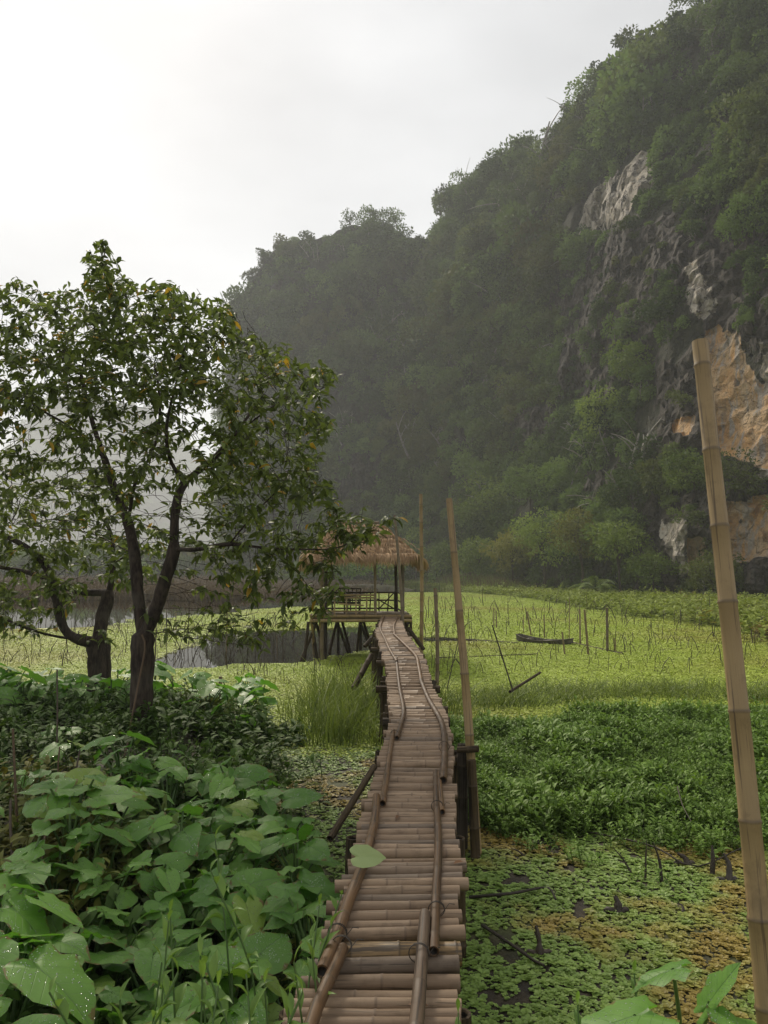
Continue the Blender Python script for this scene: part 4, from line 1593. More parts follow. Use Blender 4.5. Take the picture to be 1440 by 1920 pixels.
b1 = t1(265, 1372); b1[2] = zb(b1[0], b1[1])
CROWN1 = [(-60, 560), (0, 530), (55, 525), (140, 545), (160, 470), (185, 455), (208, 470), (214, 515), (248, 520), (252, 568), (290, 530), (345, 530), (395, 558), (440, 565), (470, 605), (500, 640), (548, 640),
          (562, 700), (612, 672), (642, 700), (612, 750), (625, 820), (604, 870), (640, 935), (700, 968), (732, 990), (690, 1015), (640, 1050), (600, 1075), (560, 1060), (470, 1075), (380, 1060), (330, 1000), (240, 1000), (150, 1010), (-60, 1000)]
rg = np.random.default_rng(11)


def crown_points(poly, n, Yc, depth, cx, cy, rx, ry, sparse=None):
    P = []
    xs = [p[0] for p in poly]; ys = [p[1] for p in poly]
    while len(P) < n:
        x, y = rg.uniform(min(xs), max(xs)), rg.uniform(min(ys), max(ys))
        if not inside(poly, np.array(x), np.array(y)): continue
        if sparse is not None and rg.uniform() > sparse(x, y): continue
        e = ((x - cx) / rx) ** 2 + ((y - cy) / ry) ** 2
        dep = depth * math.sqrt(max(.06, 1 - e))
        P.append(at_y(x, y, Yc + rg.uniform(-1, 1) * dep))
    return np.array(P)


def sp1(x, y):
    v = 1.0
    if y > 760 and x < 420: v = .38
    if y > 930 and x < 330: v = .22
    if y > 1000: v *= .8
    return v


A1 = crown_points(CROWN1, 5200, T1Y, 2.0, 300, 800, 420, 360, sp1)
low = []
for _ in range(340):                                    # hanging sprays under the long branch
    x = rg.uniform(330, 640); y = rg.uniform(1075, 1130 + 60 * (x < 560))
    low.append(at_y(x, y, T1Y + rg.uniform(-.8, .8)))
for (cx_, cy_, k_) in ((560, 1160, 14), (470, 1200, 16), (610, 1120, 16), (690, 1000, 20), (715, 985, 14)):
    for _ in range(k_):
        low.append(at_y(cx_ + rg.normal() * 28, cy_ + rg.normal() * 14, T1Y - .3 + rg.normal() * .3))
low += [at_y(rg.uniform(163, 212), rg.uniform(455, 560), T1Y + rg.normal() * .25) for _ in range(130)]
low += [at_y(rg.uniform(285, 345), rg.uniform(520, 600), T1Y + rg.normal() * .3) for _ in range(80)]
A1 = np.concatenate([A1, np.array(low)])
L1 = [(None, [b1 + [0, 0, -.25], t1(264, 1340), t1(266, 1260), t1(268, 1195)]),
      (0, [t1(268, 1195), t1(258, 1110, .1), t1(252, 1040, .2), t1(240, 980, .3), t1(214, 915, .5), t1(196, 860, .7), t1(170, 780, .8), t1(150, 690, .9)]),
      (0, [t1(268, 1195), t1(290, 1150, -.1), t1(312, 1080, -.2), t1(326, 1030, -.2), t1(328, 960, -.2), t1(345, 905, -.1), t1(390, 870, 0), t1(440, 815, .1), t1(490, 745, .2)]),
      (0, [t1(345, 905, -.1), t1(318, 860, -.4), t1(312, 800, -.6), t1(330, 720, -.7), t1(350, 640, -.7)]),
      (0, [t1(326, 1030, -.2), t1(370, 1030, -.5), t1(430, 1020, -.7), t1(500, 1028, -.7), t1(570, 1030, -.6), t1(630, 1028, -.5), t1(680, 1005, -.4)]),
      (0, [t1(240, 980, .3), t1(255, 900, 0), t1(285, 850, -.2), t1(300, 780, -.3), t1(295, 700, -.2)]),
      (0, [t1(440, 815, .1), t1(500, 770, -.3), t1(560, 730, -.4)]),
      (0, [t1(430, 1020, -.7), t1(480, 960, -.9), t1(540, 900, -1.0)]),
      (0, [t1(252, 1040, .2), t1(170, 1000, .6), t1(90, 990, .9), t1(10, 980, 1.0)]),
      (0, [t1(196, 860, .7), t1(130, 800, .3), t1(60, 760, .1)]),
      (0, [t1(500, 1028, -.7), t1(560, 1075, -.8), t1(590, 1120, -.8), t1(610, 1150, -.7)]),
      (0, [t1(268, 1195), t1(300, 1185, -.3), t1(350, 1195, -.7), t1(420, 1205, -.9), t1(470, 1210, -.9)])]


def keep1(x, y):
    k = np.full(len(x), .74)
    k = np.where((y > 560) & (y < 800) & (fbm(np.stack([x / 70, y / 70, 0 * x], -1), 2) < -.3), .6, k)
    k = np.where(x > 440, .52, k)
    k = np.where((y > 800) & (x < 380), .50, k)
    k = np.where((y > 950) & (x < 400), .25, k)
    k = np.where((y < 540) | (x > 610), .85, k)
    return k


big_tree(b1, L1, A1, 'large dark leafy tree with forked black trunk and a scattering of yellow leaves', .132, 21, keep1, .122, 290)

T2Y = 12.6
def t2(px, py, dy=0.0):
    return at_y(px, py, T2Y + dy)


b2 = t2(187, 1283); b2[2] = zb(b2[0], b2[1])
CROWN2 = [(-140, 900), (60, 850), (160, 860), (260, 930), (330, 1010), (300, 1090), (240, 1110), (180, 1080), (110, 1180), (20, 1190), (-140, 1220)]
A2 = crown_points(CROWN2, 1300, T2Y, 1.8, 60, 1030, 260, 200)
extra = [t2(190 + rg.normal() * 18, 1180 + rg.normal() * 16, -.5 + rg.normal() * .1) for _ in range(14)]
A2 = np.concatenate([A2, np.array(extra)])
L2 = [(None, [b2 + [0, 0, -.25], t2(186, 1250), t2(184, 1205)]),
      (0, [t2(184, 1205), t2(192, 1160, .1), t2(205, 1110, .2), t2(212, 1060, .3), t2(208, 1000, .2), t2(180, 950, 0)]),
      (0, [t2(184, 1205), t2(150, 1200, -.2), t2(120, 1180, -.3), t2(105, 1120, -.4), t2(85, 1060, -.4), t2(40, 1020, -.3), t2(-30, 990, -.2)]),
      (0, [t2(150, 1200, -.2), t2(90, 1190, -.5), t2(30, 1170, -.7), t2(-30, 1140, -.8)]),
      (0, [t2(205, 1110, .2), t2(160, 1110, .4), t2(110, 1095, .7), t2(60, 1075, .8), t2(-20, 1060, .9)]),
      (0, [t2(212, 1060, .3), t2(250, 1030, .5), t2(290, 1000, .6)])]
big_tree(b2, L2, A2, 'smaller bare-branched tree with rough brown trunk standing behind the forked one', .18, 33, lambda x, y: np.where(y > 1120, .35, .45), .16, 60, 6)

# ------------------------------------------------------------------ bamboo walkway
walk_t = empty('bamboo_walkway', (0, 2.0, 0), 'long wet bamboo walkway of crosswise culms leading over the marsh to the hut', 'walkway')
slat_kinds = []
for k in range(14):
    mb = MB()
    rr = .058
    bow = R.normal() * .006
    bamboo(mb, [(-.5, 0, 0), (0, R.normal() * .002, bow), (.5, 0, 0)], rr * R.uniform(.94, 1.04), rr * R.uniform(.9, 1.02), seg=R.uniform(.5, .8), sides=12, bulge=.05, a=k / 14, cap=True)
    slat_kinds.append(mb.mesh('slat', M_SLAT))
# split culms: a flattened, cracked half
for k in range(3):
    mb = MB()
    for s_ in (-1, 1):
        bamboo(mb, [(-.5, s_ * .024, -.012 + .004 * s_), (.5, s_ * .028, -.012)], .026, .03, seg=.6, sides=8, bulge=.06, a=.2 + .2 * k)
    slat_kinds.append(mb.mesh('slat', M_SLAT))
mb = MB()
bamboo(mb, [(-.5, 0, 0), (0, 0, .004), (.5, 0, 0)], .058, .052, seg=.36, sides=14, bulge=.08, a=.93)
slat_kinds.append(mb.mesh('slat', M_SCORCH))
y = 1.45
front = True
while y < 19.45:
    xl, xr, z = (float(q) for q in walk(y))
    pitch_ = float(np.interp(y, [0, 4, 6.5, 9, 20], [.066, .068, .088, .105, .115]))
    kind = int(R.integers(0, 14))
    if (5.6 < y < 6.5 and R.uniform() < .5) or R.uniform() < .06: kind = int(R.integers(14, 17))
    e0, e1 = R.normal() * .014, R.normal() * .010
    if R.uniform() < .08: e0 += R.uniform(.04, .12)
    if R.uniform() < .04: e1 -= R.uniform(.03, .08)
    if y < 3.2: e0 -= .035
    L = (xr + e1) - (xl + e0)
    rs = pitch_ / .116 * R.choice([.78, .92, 1.0, 1.1, 1.25], p=[.15, .25, .3, .2, .1])
    dz = R.normal() * .003 - .035 * (y < 3.2)
    if front and y > 3.22:                       # one thick scorched culm where the two lengths meet
        rs, kind, front = .92, 17, False
        y += .03
    yaw = R.normal() * .010 + .03 * math.sin(y * 1.9 + .6) + (.03 if 3.2 < y < 3.6 else 0)
    o = place('slat', slat_kinds[kind], walk_t, loc=((xl + e0 + xr + e1) / 2, y - 2.0, z - .058 * rs + dz), rot=(R.uniform(-.5, .5), R.normal() * .006, yaw + (math.pi if R.uniform() < .5 else 0)), scale=(L, rs, rs))
    y += .116 * rs + R.uniform(.002, .011) + (.02 if R.uniform() < .03 else 0)


def rail_pts(pts, lift):
    out = []
    for (px, py) in pts:
        yy = 3.0
        for _ in range(20):
            z = float(walk(yy)[2]) + lift
            d = ray(px, py)
            p = CAM + d * ((z - CAM[2]) / d[2])
            yy = .5 * yy + .5 * float(np.clip(p[1], .3, 19.6))
        z = float(walk(yy)[2]) + lift
        p = at_y(float(px), float(py), yy); p[2] = z
        out.append(p)
    return out


RAILS = [([(560, 2010), (581, 1925), (598, 1878), (632, 1806), (643, 1778)], .041, 'dark'),
         ([(604, 1822), (629, 1761), (654, 1688), (684, 1612), (702, 1542), (706, 1499)], .043, None),
         ([(717, 1507), (728, 1435), (737, 1370)], .036, None),
         ([(744, 1384), (753, 1356), (757, 1330), (749, 1287), (743, 1233)], .034, None),
         ([(744, 1240), (731, 1218), (722, 1198), (713, 1176), (721, 1156)], .03, None),
         ([(770, 2010), (781, 1920), (788, 1834), (797, 1722)], .043, 'dark'),
         ([(813, 1784), (817, 1688), (822, 1584), (818, 1494), (817, 1447)], .035, None),
         ([(829, 1523), (822, 1450)], .03, None),
         ([(831, 1463), (834, 1407), (832, 1372), (824, 1346), (803, 1309), (789, 1275)], .044, None),
         ([(791, 1282), (785, 1250), (780, 1230), (762, 1211), (738, 1188)], .036, None),
         ([(740, 1190), (739, 1172), (747, 1156)], .03, None)]
for k, (pts, r_, lab) in enumerate(RAILS):
    mb = MB()
    r_ *= .64
    P = rail_pts(pts, r_ * .9)
    if k in (1, 5): P[-1][2] += .02
    bamboo(mb, P, r_, r_ * .88, seg=.30, sides=12, bulge=.10, a=(k * .37) % 1)
    o = mb.build('rail_pole', M_RAIL, walk_t)
# wire ties round the poles
for (px, py, r_) in ((786, 1790, .036), (819, 1707, .032), (820, 1512, .032), (640, 1775, .036), (632, 1752, .036), (740, 1376, .03), (833, 1400, .038)):
    c = rail_pts([(px, py)], r_)[0]
    mb = MB()
    an = np.linspace(0, 2 * math.pi * 1.9, 34)
    P = c + np.stack([np.cos(an) * r_ * 1.12, an * .0035 + .01 * np.sin(an * .5), np.sin(an) * r_ * 1.12 - .004], -1)
    P = np.concatenate([P, [P[-1] + [.03, .02, .03]], [P[-1] + [.055, .025, .025]]])
    tube(mb, P, .002, 4)
    mb.build('wire_tie', M_DARKSTICK, walk_t)
# posts, cross beams and braces below
for yy in (.8, 2.9, 4.6, 6.75, 8.4, 10.1, 11.9, 13.6, 15.2, 17.0, 18.6):
    xl, xr, z = (float(q) for q in walk(yy))
    mb = MB()
    zz = z - .118 - .05
    bamboo(mb, [(xl - R.uniform(.05, .13) * (yy > 6), yy, zz), (xr + R.uniform(.05, .14) * (yy > 6) - .03 * (yy < 6), yy + R.normal() * .02, zz + R.normal() * .01)], .046, .05, seg=.3, bulge=.08)
    mb.build('crossbeam', M_POST, walk_t)
    for sx, xx in ((-1, xl - .03), (1, xr + .02)):
        for q in range(2 if yy > 8 else 1):
            mb = MB()
            bamboo(mb, [(xx + sx * .03 + R.normal() * .03, yy + .1 + .16 * q, -.5), (xx - sx * .02 * q, yy + .1 + .12 * q, z - .10 + R.uniform(-.02, .1) * (yy > 6))], .048, .042, seg=.34, bulge=.08)
            mb.build('support_post', M_POST, walk_t)
for (p0, p1, r_) in (((702, 1437, 5.95), (645, 1530, 5.4), .024), ((697, 1228, 12.6), (673, 1272, 12.2), .045), ((712, 1180, 16.0), (692, 1203, 15.8), .045), ((766, 1178, 16.4), (786, 1206, 16.2), .045)):
    mb = MB()
    a_ = at_y(*map(float, p0)); b_ = at_y(*map(float, p1))
    b_ = b_ + (b_ - a_) * .4
    bamboo(mb, [a_, b_], r_, r_, seg=.35)
    mb.build('brace', M_POST, walk_t)

# the pair of stout posts that carries the tall pole beside the walkway
pp_t = empty('mooring_post', on_z(892.0, 1575.0, 0.0), 'stout dark rotten bamboo posts lashed together under the tall pole beside the walkway', 'post')
for (p0, p1, r_, r2) in (((868, 1395, 6.45), (866, 1560, 6.4), .044, .046), ((884, 1425, 6.25), (893, 1582, 6.2), .036, .042)):
    mb = MB()
    bamboo(mb, [at_y(*map(float, p1)) - [0, 0, .3], at_y(*map(float, p0))], r2, r_, seg=.3, bulge=.12)
    mb.build('post', M_POST, pp_t)
mb = MB(); bamboo(mb, [at_y(858.0, 1406.0, 6.36), at_y(897.0, 1404.0, 6.3)], .027, .027, seg=.2); mb.build('crossbar', M_POST, pp_t)

# a pale leaf fallen on the pole of the walkway is added with the taro plants below

# ------------------------------------------------------------------ tall bamboo poles and stakes in the pond
POLES = [((1312, 640, 3.62), (1446, 1990, 3.2), .036, .049, M_POLE, .40, 'thick pale bamboo pole with slanted cut top, leaning beside the water lettuce', 'tall bamboo poles'),
         ((842, 935, 6.6), (890, 1560, 6.32), .027, .043, M_POLE, .45, 'tall leaning bamboo pole lashed to the dark posts beside the walkway', 'tall bamboo poles'),
         ((789, 926, 17.2), (789, 1236, 17.4), .038, .047, M_POLE, .5, 'tall straight brown bamboo pole standing between the hut and the leaning pole', 'tall bamboo poles'),
         ((816, 1103, 14.4), (817, 1290, 14.2), .034, .038, M_POLE2, .4, 'half-height bamboo pole close to the edge of the walkway', 'tall bamboo poles'),
         ((740, 966, 18.6), (753, 1170, 18.4), .032, .040, M_POLE2, .4, 'thin bamboo pole leaning against the front of the thatched roof', 'tall bamboo poles')]
for (p0, p1, r0, r1, m, sg, lab, grp) in POLES:
    a_, b_ = at_y(*map(float, p0)), at_y(*map(float, p1))
    b_ = b_ + (b_ - a_) * .06
    dn = unit(b_ - a_)
    if b_[2] > -.3: b_ = b_ + dn * ((b_[2] + .35) / max(-dn[2], .3))
    mid_ = (a_ + b_) / 2 + [.012 + R.normal() * .015, 0, 0]
    mb = MB()
    bamboo(mb, [b_, mid_, a_], r1, r0, seg=sg, sides=18, bulge=.10, slant=.035 if r0 > .038 else 0.0)
    o = mb.build('bamboo_pole', m, loc=(b_[0], b_[1], 0))
    tag(o, lab, 'pole', grp)

STAKES = [(926, 1140, 926, 1175, .026, 'thin stake of a close pair of stakes beyond the boat, the taller one'), (930, 1145, 931, 1178, .026, 'thin stake of a close pair of stakes beyond the boat, the shorter one'),
          (981, 1153, 982, 1187, .016, 'very thin stake standing behind the bow of the boat'), (988, 1147, 996, 1192, .03, 'slanting stake rising just behind the boat'),
          (1020, 1152, 1021, 1197, .024, 'upright stake directly behind the middle of the boat'), (1068, 1122, 1067, 1200, .016, 'tall very thin stake at the stern of the boat'),
          (1087, 1142, 1088, 1209, .03, 'upright stake just past the stern of the boat'), (1096, 1143, 1103, 1228, .034, 'long slanting stake past the stern of the boat'),
          (1138, 1139, 1139, 1222, .042, 'thickest upright stake in the pond, standing at the end of the floating pole'), (1054, 1185, 1059, 1228, .026, 'short slanting stake in front of the boat stern'),
          (1151, 1196, 1152, 1222, .02, 'stub beside the thickest stake'), (1154, 1199, 1155, 1223, .016, 'smallest stub beside the thickest stake'), (854, 1122, 855, 1172, .026, 'stake beyond the tall leaning pole'),
          (426, 1140, 424, 1240, .016, 'thin pale stake in the dark open water between the trees and the hut'), (519, 1192, 520, 1240, .018, 'short pale stake in the middle of the dark open water'),
          (293, 1170, 291, 1236, .016, 'thin stake beside the forked trunk at the corner of the open water'), (330, 1150, 329, 1200, .016, 'thin stake in duckweed behind the forked trunk')]
for (x0, y0, x1, y1, r_, lab) in STAKES:
    b_ = on_z(float(x1), float(y1), 0.0)
    a_ = at_y(float(x0), float(y0), b_[1] + R.normal() * .1)
    dn = unit(b_ - a_)
    mb = MB()
    bamboo(mb, [b_ + dn * .5, a_], r_, r_ * .9, seg=.35, sides=8)
    tag(mb.build('stake', M_POLE2, loc=b_), lab, 'stake', 'stakes standing in the pond')
for (x0, y0, x1, y1, r_, lab) in ((868, 1199, 972, 1206, .035, 'dark floating pole running from the open strip to the boat'), (820, 1234, 1007, 1227, .028, 'long floating pole lying across the duckweed in front of the boat'),
                                  (1068, 1204, 1168, 1226, .035, 'floating pole running from the boat stern past the thickest stake'), (919, 1217, 1087, 1217, .016, 'very thin floating cane parallel to the boat'),
                                  (1164, 1222, 1280, 1216, .014, 'thin cane floating beyond the thickest stake'), (170, 1175, 700, 1150, .02, 'long thin pole floating along the far edge of the duckweed behind the trees')):
    a_, b_ = on_z(float(x0), float(y0), .02), on_z(float(x1), float(y1), .02)
    mb = MB(); bamboo(mb, [a_, (a_ + b_) / 2 + [0, 0, -.004], b_], r_, r_ * .9, seg=.4, sides=8)
    tag(mb.build('floating_pole', M_POST, loc=(a_ + b_) / 2), lab, 'pole', 'poles floating on the pond')
for (p0, p1, r_, m, lab) in (((923, 1172, 11.6), (957, 1280, 11.4), .012, M_DARKSTICK, 'thin dark stick leaning over the duckweed near the leaning pole'), ((1013, 1261, 12.6), (964, 1292, 11.9), .024, M_POST, 'broken bamboo log half sunk in the marsh grass'),
                             ((866, 1172, 12.5), (842, 1275, 12.2), .008, M_LOTUS, 'thin bent reed stalk leaning beside the walkway')):
    a_, b_ = at_y(*map(float, p0)), at_y(*map(float, p1))
    mb = MB(); bamboo(mb, [b_ + (b_ - a_) * .15, a_], r_, r_ * .8, seg=.5, sides=8)
    tag(mb.build('fallen_stick', m, loc=b_), lab, 'stick')

# ------------------------------------------------------------------ flat boat
c0, c1 = on_z(971.0, 1203.0, 0.0), on_z(1072.0, 1210.0, 0.0)
bt = empty('rowing_boat', (c0 + c1) / 2, 'small grey wooden sampan lying in the duckweed among stakes', 'boat')
ax = unit(c1 - c0); ln = np.linalg.norm(c1 - c0) * 1.02
sd = unit(np.cross([0, 0, 1.0], ax))
cc = (c0 + c1) / 2
NSX = 17
q = np.linspace(-1, 1, NSX)
hw = .31 * (1 - .75 * np.abs(q) ** 3.2)
sheer = .10 + .10 * q ** 2 + .05 * (q < 0) * q ** 2
mb = MB()
prof = []
for i in range(NSX):
    p = cc + ax * q[i] * ln / 2
    t_ = .028
    bz = -.05 + .12 * abs(q[i]) ** 3
    prof.append([p - sd * hw[i] + [0, 0, sheer[i]], p - sd * hw[i] * .8 + [0, 0, bz], p + sd * hw[i] * .8 + [0, 0, bz], p + sd * hw[i] + [0, 0, sheer[i]],
                 p + sd * (hw[i] - t_) + [0, 0, sheer[i]], p + sd * (hw[i] * .8 - t_) + [0, 0, bz + .03], p - sd * (hw[i] * .8 - t_) + [0, 0, bz + .03], p - sd * (hw[i] - t_) + [0, 0, sheer[i]]])
prof = np.array(prof)
f = []
for i in range(NSX - 1):
    for j in range(8):
        f.append([i * 8 + j, i * 8 + (j + 1) % 8, (i + 1) * 8 + (j + 1) % 8, (i + 1) * 8 + j])
mb.add(prof, [np.array(f)])
for i, rv in ((0, 1), (NSX - 1, -1)):
    mb.add(prof[i][[0, 1, 2, 3]], [np.array([[0, 1, 2, 3][::rv]])])
mb.build('hull', M_WOOD, bt, smooth_=False)
rotm = np.array([ax, sd, [0, 0, 1]]).T
for k in (-.55, .1, .6):
    mb = MB(); box(mb, cc + ax * k * ln / 2 + [0, 0, .095 + .08 * k * k], (.16, .31 * 2 * (1 - .75 * abs(k) ** 3.2) - .02, .02), rot=rotm); mb.build('thwart', M_WOOD, bt, smooth_=False)
for s_ in (-1, 1):
    mb = MB(); tube(mb, [cc + ax * q[i] * ln / 2 + sd * s_ * (hw[i] + .008) + [0, 0, sheer[i] + .004] for i in range(NSX)], .016, 6); mb.build('gunwale', M_WOOD, bt)

# ------------------------------------------------------------------ thatched hut
HY0, HY1 = 19.6, 22.3
FZ = DECK_Z - .02
hx0, hx1 = at_y(585.0, 1155.0, HY0)[0], at_y(768.0, 1155.0, HY0)[0]
hut = empty('thatched_hut', ((hx0 + hx1) / 2, (HY0 + HY1) / 2, 0), 'small open bamboo hut with reddish thatched roof on stilts at the end of the walkway', 'hut')


def hb(name, pts, r_, m=M_POLE2, seg=.4, r2=None):
    mb = MB()
    bamboo(mb, [np.asarray(p, float) for p in pts], r_, r2 or r_ * .95, seg=seg, sides=8, bulge=.07)
    return mb.build(name, m, hut)


# deck: crosswise floor canes and two edge beams
yy = HY0 + .05
while yy < HY1:
    hb('floor_cane', [(hx0 + R.normal() * .02, yy, FZ - .03), (hx1 + R.normal() * .02, yy, FZ - .03)], .034, M_POLE2, .5)
    yy += .075
for yv, zz in ((HY0 - .01, FZ - .1), (HY0 + .02, FZ + .01), (HY1 - .05, FZ - .1)):
    hb('edge_beam', [(hx0 - .06, yv, zz), (hx1 + .05, yv, zz)], .042, M_POLE)
for xv in (hx0 + .04, (hx0 + hx1) / 2, hx1 - .04):
    hb('joist', [(xv, HY0 - .02, FZ - .16), (xv, HY1, FZ - .16)], .045, M_POST)
pL, pL2 = at_y(604.0, 1100.0, HY0 + .12)[0], at_y(611.0, 1100.0, HY1 - .25)[0]
pM = at_y(704.0, 1100.0, HY0 + .1)[0]
pR, pR2 = at_y(755.0, 1100.0, HY0 + .12)[0], at_y(744.0, 1100.0, HY1 - .25)[0]
EZ = 2.66
hb('roof_post', [(pL, HY0 + .12, -.5), (pL, HY0 + .12, EZ + .2)], .052)
hb('roof_post', [(pL2, HY1 - .25, -.5), (pL2, HY1 - .25, EZ + .2)], .05, M_POST)
hb('roof_post', [(pM, HY0 + .1, FZ), (pM - .02, HY0 + .1, EZ + .2)], .036)
hb('roof_post', [(pR, HY0 + .12, -.5), (pR + .0, HY0 + .12, EZ + .2)], .048)
hb('roof_post', [(pR2, HY1 - .25, FZ - .1), (pR2 - .04, HY1 - .25, EZ + .2)], .045, M_POST)
hb('tie_beam', [(pL - .3, HY0 + .16, EZ), (pR + .3, HY0 + .16, EZ)], .04)
hb('tie_beam', [(pL - .3, HY1 - .2, EZ), (pR + .3, HY1 - .2, EZ)], .04, M_POST)
# stilts
for (xa, xb_, yv) in ((579, 574, HY0 + .15), (583, 590, HY0 + .5), (596, 578, HY0 + .3), (608, 609, HY0 + .3), (590, 604, HY0 + .9), (600, 600, HY1 - .3),
                      (633, 622, HY1 - .5), (630, 646, HY1 - .5), (640, 652, HY1 - .1), (676, 671, HY1 - .5), (673, 690, HY1 - .5), (680, 694, HY1 - .1), (634, 634, HY1 - .3), (676, 676, HY1 - .2),
                      (763, 764, HY0 + .2), (757, 770, HY0 + .5), (766, 758, HY0 + 1.2), (770, 771, HY1 - .3), (712, 700, HY1 - .6), (714, 726, HY1 - .5)):
    a_, b_ = at_y(float(xa), 1160.0, yv), at_y(float(xb_), 1205.0, yv)
    dn = unit(b_ - a_)
    a_ = a_ + dn * ((a_[2] - (FZ - .14)) / max(-dn[2], .2))
    b_ = b_ + dn * ((b_[2] + .5) / max(-dn[2], .2))
    hb('stilt', [b_, a_], .042, M_POST)
hb('stilt', [on_z(590.0, 1240.0, -.1), at_y(584.0, 1152.0, HY0 - .1)], .036, M_POLE)
hb('stilt', [on_z(611.0, 1242.0, -.1), at_y(597.0, 1150.0, HY0 - .1)], .036, M_POLE)
# railings; back and side ones take dark bamboo for the shade under the roof
ZR = [FZ + .13, FZ + .32, FZ + .47, FZ + .54]
for zz in (ZR[0], ZR[2], ZR[3]):
    hb('handrail', [(pL, HY0 + .1, zz), (pM, HY0 + .1, zz + R.normal() * .006)], .024, M_POLE)
hb('handrail', [(pL + .42, HY0 + .1, ZR[1]), (pM - .3, HY0 + .1, ZR[1] - .05)], .02, M_POLE)
for zz in (ZR[0] - .04, ZR[1], ZR[3]):
    hb('handrail', [(pL2, HY1 - .22, zz), (pR2, HY1 - .22, zz)], .024, M_POST)
    hb('handrail', [(pL - .02, HY0 + .1, zz), (pL2 - .02, HY1 - .22, zz)], .022, M_POLE2)
    hb('handrail', [(pR + .02, HY0 + .2, zz), (pR2 + .02, HY1 - .22, zz)], .022, M_POST)
for fx_ in (.0, .2, .42, .6, .8):
    xx = pL + (pM - pL) * fx_ + .05
    hb('baluster', [(xx, HY0 + .1, FZ), (xx, HY0 + .1, FZ + .5)], .019, M_POLE)
for fx_ in (.1, .35, .62, .75, .87, .97):
    xx = pL2 + (pR2 - pL2) * fx_
    hb('baluster', [(xx, HY1 - .22, FZ), (xx + R.normal() * .05, HY1 - .22, FZ + .52)], .018, M_POST)
hb('diagonal_cane', [(pM + .05, HY1 - .24, FZ + .05), (pR2, HY1 - .24, FZ + .62)], .018, M_POST)
hb('diagonal_cane', [(pM + .02, HY1 - .24, FZ + .36), (pR2, HY1 - .24, FZ + .04)], .018, M_POST)

# roof: a hipped frame under overlapping tufts of straw
ex0, ex1 = at_y(580.0, 1047.0, HY0 - .2)[0], at_y(776.0, 1047.0, HY0 - .2)[0]
ey0, ey1 = HY0 - .35, HY1 + .35
rx0, rx1, ry = at_y(640.0, 980.0, 21)[0], at_y(704.0, 980.0, 21)[0], (HY0 + HY1) / 2
RZ = float(at_y(680.0, 982.0, 21.0)[2])
EAVE = 2.50
mb = MB()
V = np.array([[ex0, ey0, EAVE], [ex1, ey0, EAVE], [ex1, ey1, EAVE], [ex0, ey1, EAVE], [rx0, ry, RZ - .1], [rx1, ry, RZ - .1]])
V[:4, 2] += .1
cenr = V.mean(0); V[:4, :2] = cenr[:2] + (V[:4, :2] - cenr[:2]) * .95
Vl = V - np.array([0, 0, .06])
mb.add(np.concatenate([V, Vl]), [np.array([[0, 1, 5, 4], [2, 3, 4, 5]]), np.array([[1, 2, 5], [3, 0, 4]]), np.array([[6, 10, 11, 7], [8, 11, 10, 9]]), np.array([[7, 11, 8], [9, 10, 6]]), np.array([[0, 6, 7, 1], [1, 7, 8, 2], [2, 8, 9, 3], [3, 9, 6, 0]])], a=.05)
roof = mb.build('roof', M_THATCH, hut, smooth_=False)


def tuft(n, L):
    mb = MB()
    x = R.normal(size=n) * .085
    st = np.stack([x, np.abs(R.normal(size=n)) * .02, R.uniform(-.01, .03, n)], -1)
    d = unit(np.stack([x * .9 + R.normal(size=n) * .10, -np.ones(n), -.12 + R.normal(size=n) * .10], -1))
    ll = L * R.uniform(.6, 1.2, n)
    leaves(mb, st, d, unit(np.stack([R.normal(size=n) * .5, 0 * x, np.ones(n)], -1)), ll, .021, _T_LANCE, np.clip(R.normal(size=n) * .25 + .5, 0, 1))
    return mb.mesh('thatch_tuft', M_THATCH)


tufts = [tuft(46, .46) for _ in range(6)]
org = np.array(roof.matrix_local.translation) + np.array(hut.location)
def face_tufts(e0, e1, r0, r1, rows, per):
    e0, e1, r0, r1 = (np.array(v, float) for v in (e0, e1, r0, r1))
    for k in range(rows):
        f_ = k / (rows - .4)
        a_, b_ = e0 + (r0 - e0) * f_, e1 + (r1 - e1) * f_
        m = max(2, int(np.linalg.norm(b_ - a_) / per))
        down = unit((e0 + e1) / 2 - (r0 + r1) / 2)
        along = unit(b_ - a_) if np.linalg.norm(b_ - a_) > .05 else unit(e1 - e0)
        nr = unit(np.cross(along, -down))
        for i in range(m):
            p = a_ + (b_ - a_) * ((i + .5 + R.uniform(-.25, .25)) / m)
            Yv = -down
            Zv = nr if nr[2] > 0 else -nr
            Xv = np.cross(Yv, Zv)
            mm = Matrix((tuple(Xv), tuple(Yv), tuple(Zv))).transposed().to_4x4()
            mm = mm @ Matrix.Rotation(R.normal() * .22, 4, 'Z') @ Matrix.Rotation(R.normal() * .06 - (.10 if k == 0 else 0), 4, 'X') @ Matrix.Scale(R.uniform(.85, 1.15), 4)
            mm.translation = Vector(p + Zv * .035 - np.array(hut.location)) - roof.location
            place('thatch_tuft', tufts[R.integers(0, 6)], roof, mm)


A_, B_, C_, D_ = (ex0, ey0, EAVE + .16), (ex1, ey0, EAVE + .16), (ex1, ey1, EAVE + .16), (ex0, ey1, EAVE + .16)
E_, G_ = (rx0, ry, RZ), (rx1, ry, RZ)
face_tufts(A_, B_, E_, G_, 7, .17)
face_tufts(B_, C_, G_, G_, 6, .19)
face_tufts(D_, A_, E_, E_, 6, .19)
face_tufts(C_, D_, G_, E_, 4, .3)
mb = MB(); bamboo(mb, [(rx0 - .1, ry, RZ + .03), (rx1 + .1, ry, RZ + .03)], .035, .035, seg=.3); mb.build('ridge_pole', M_POLE2, roof if False else hut)

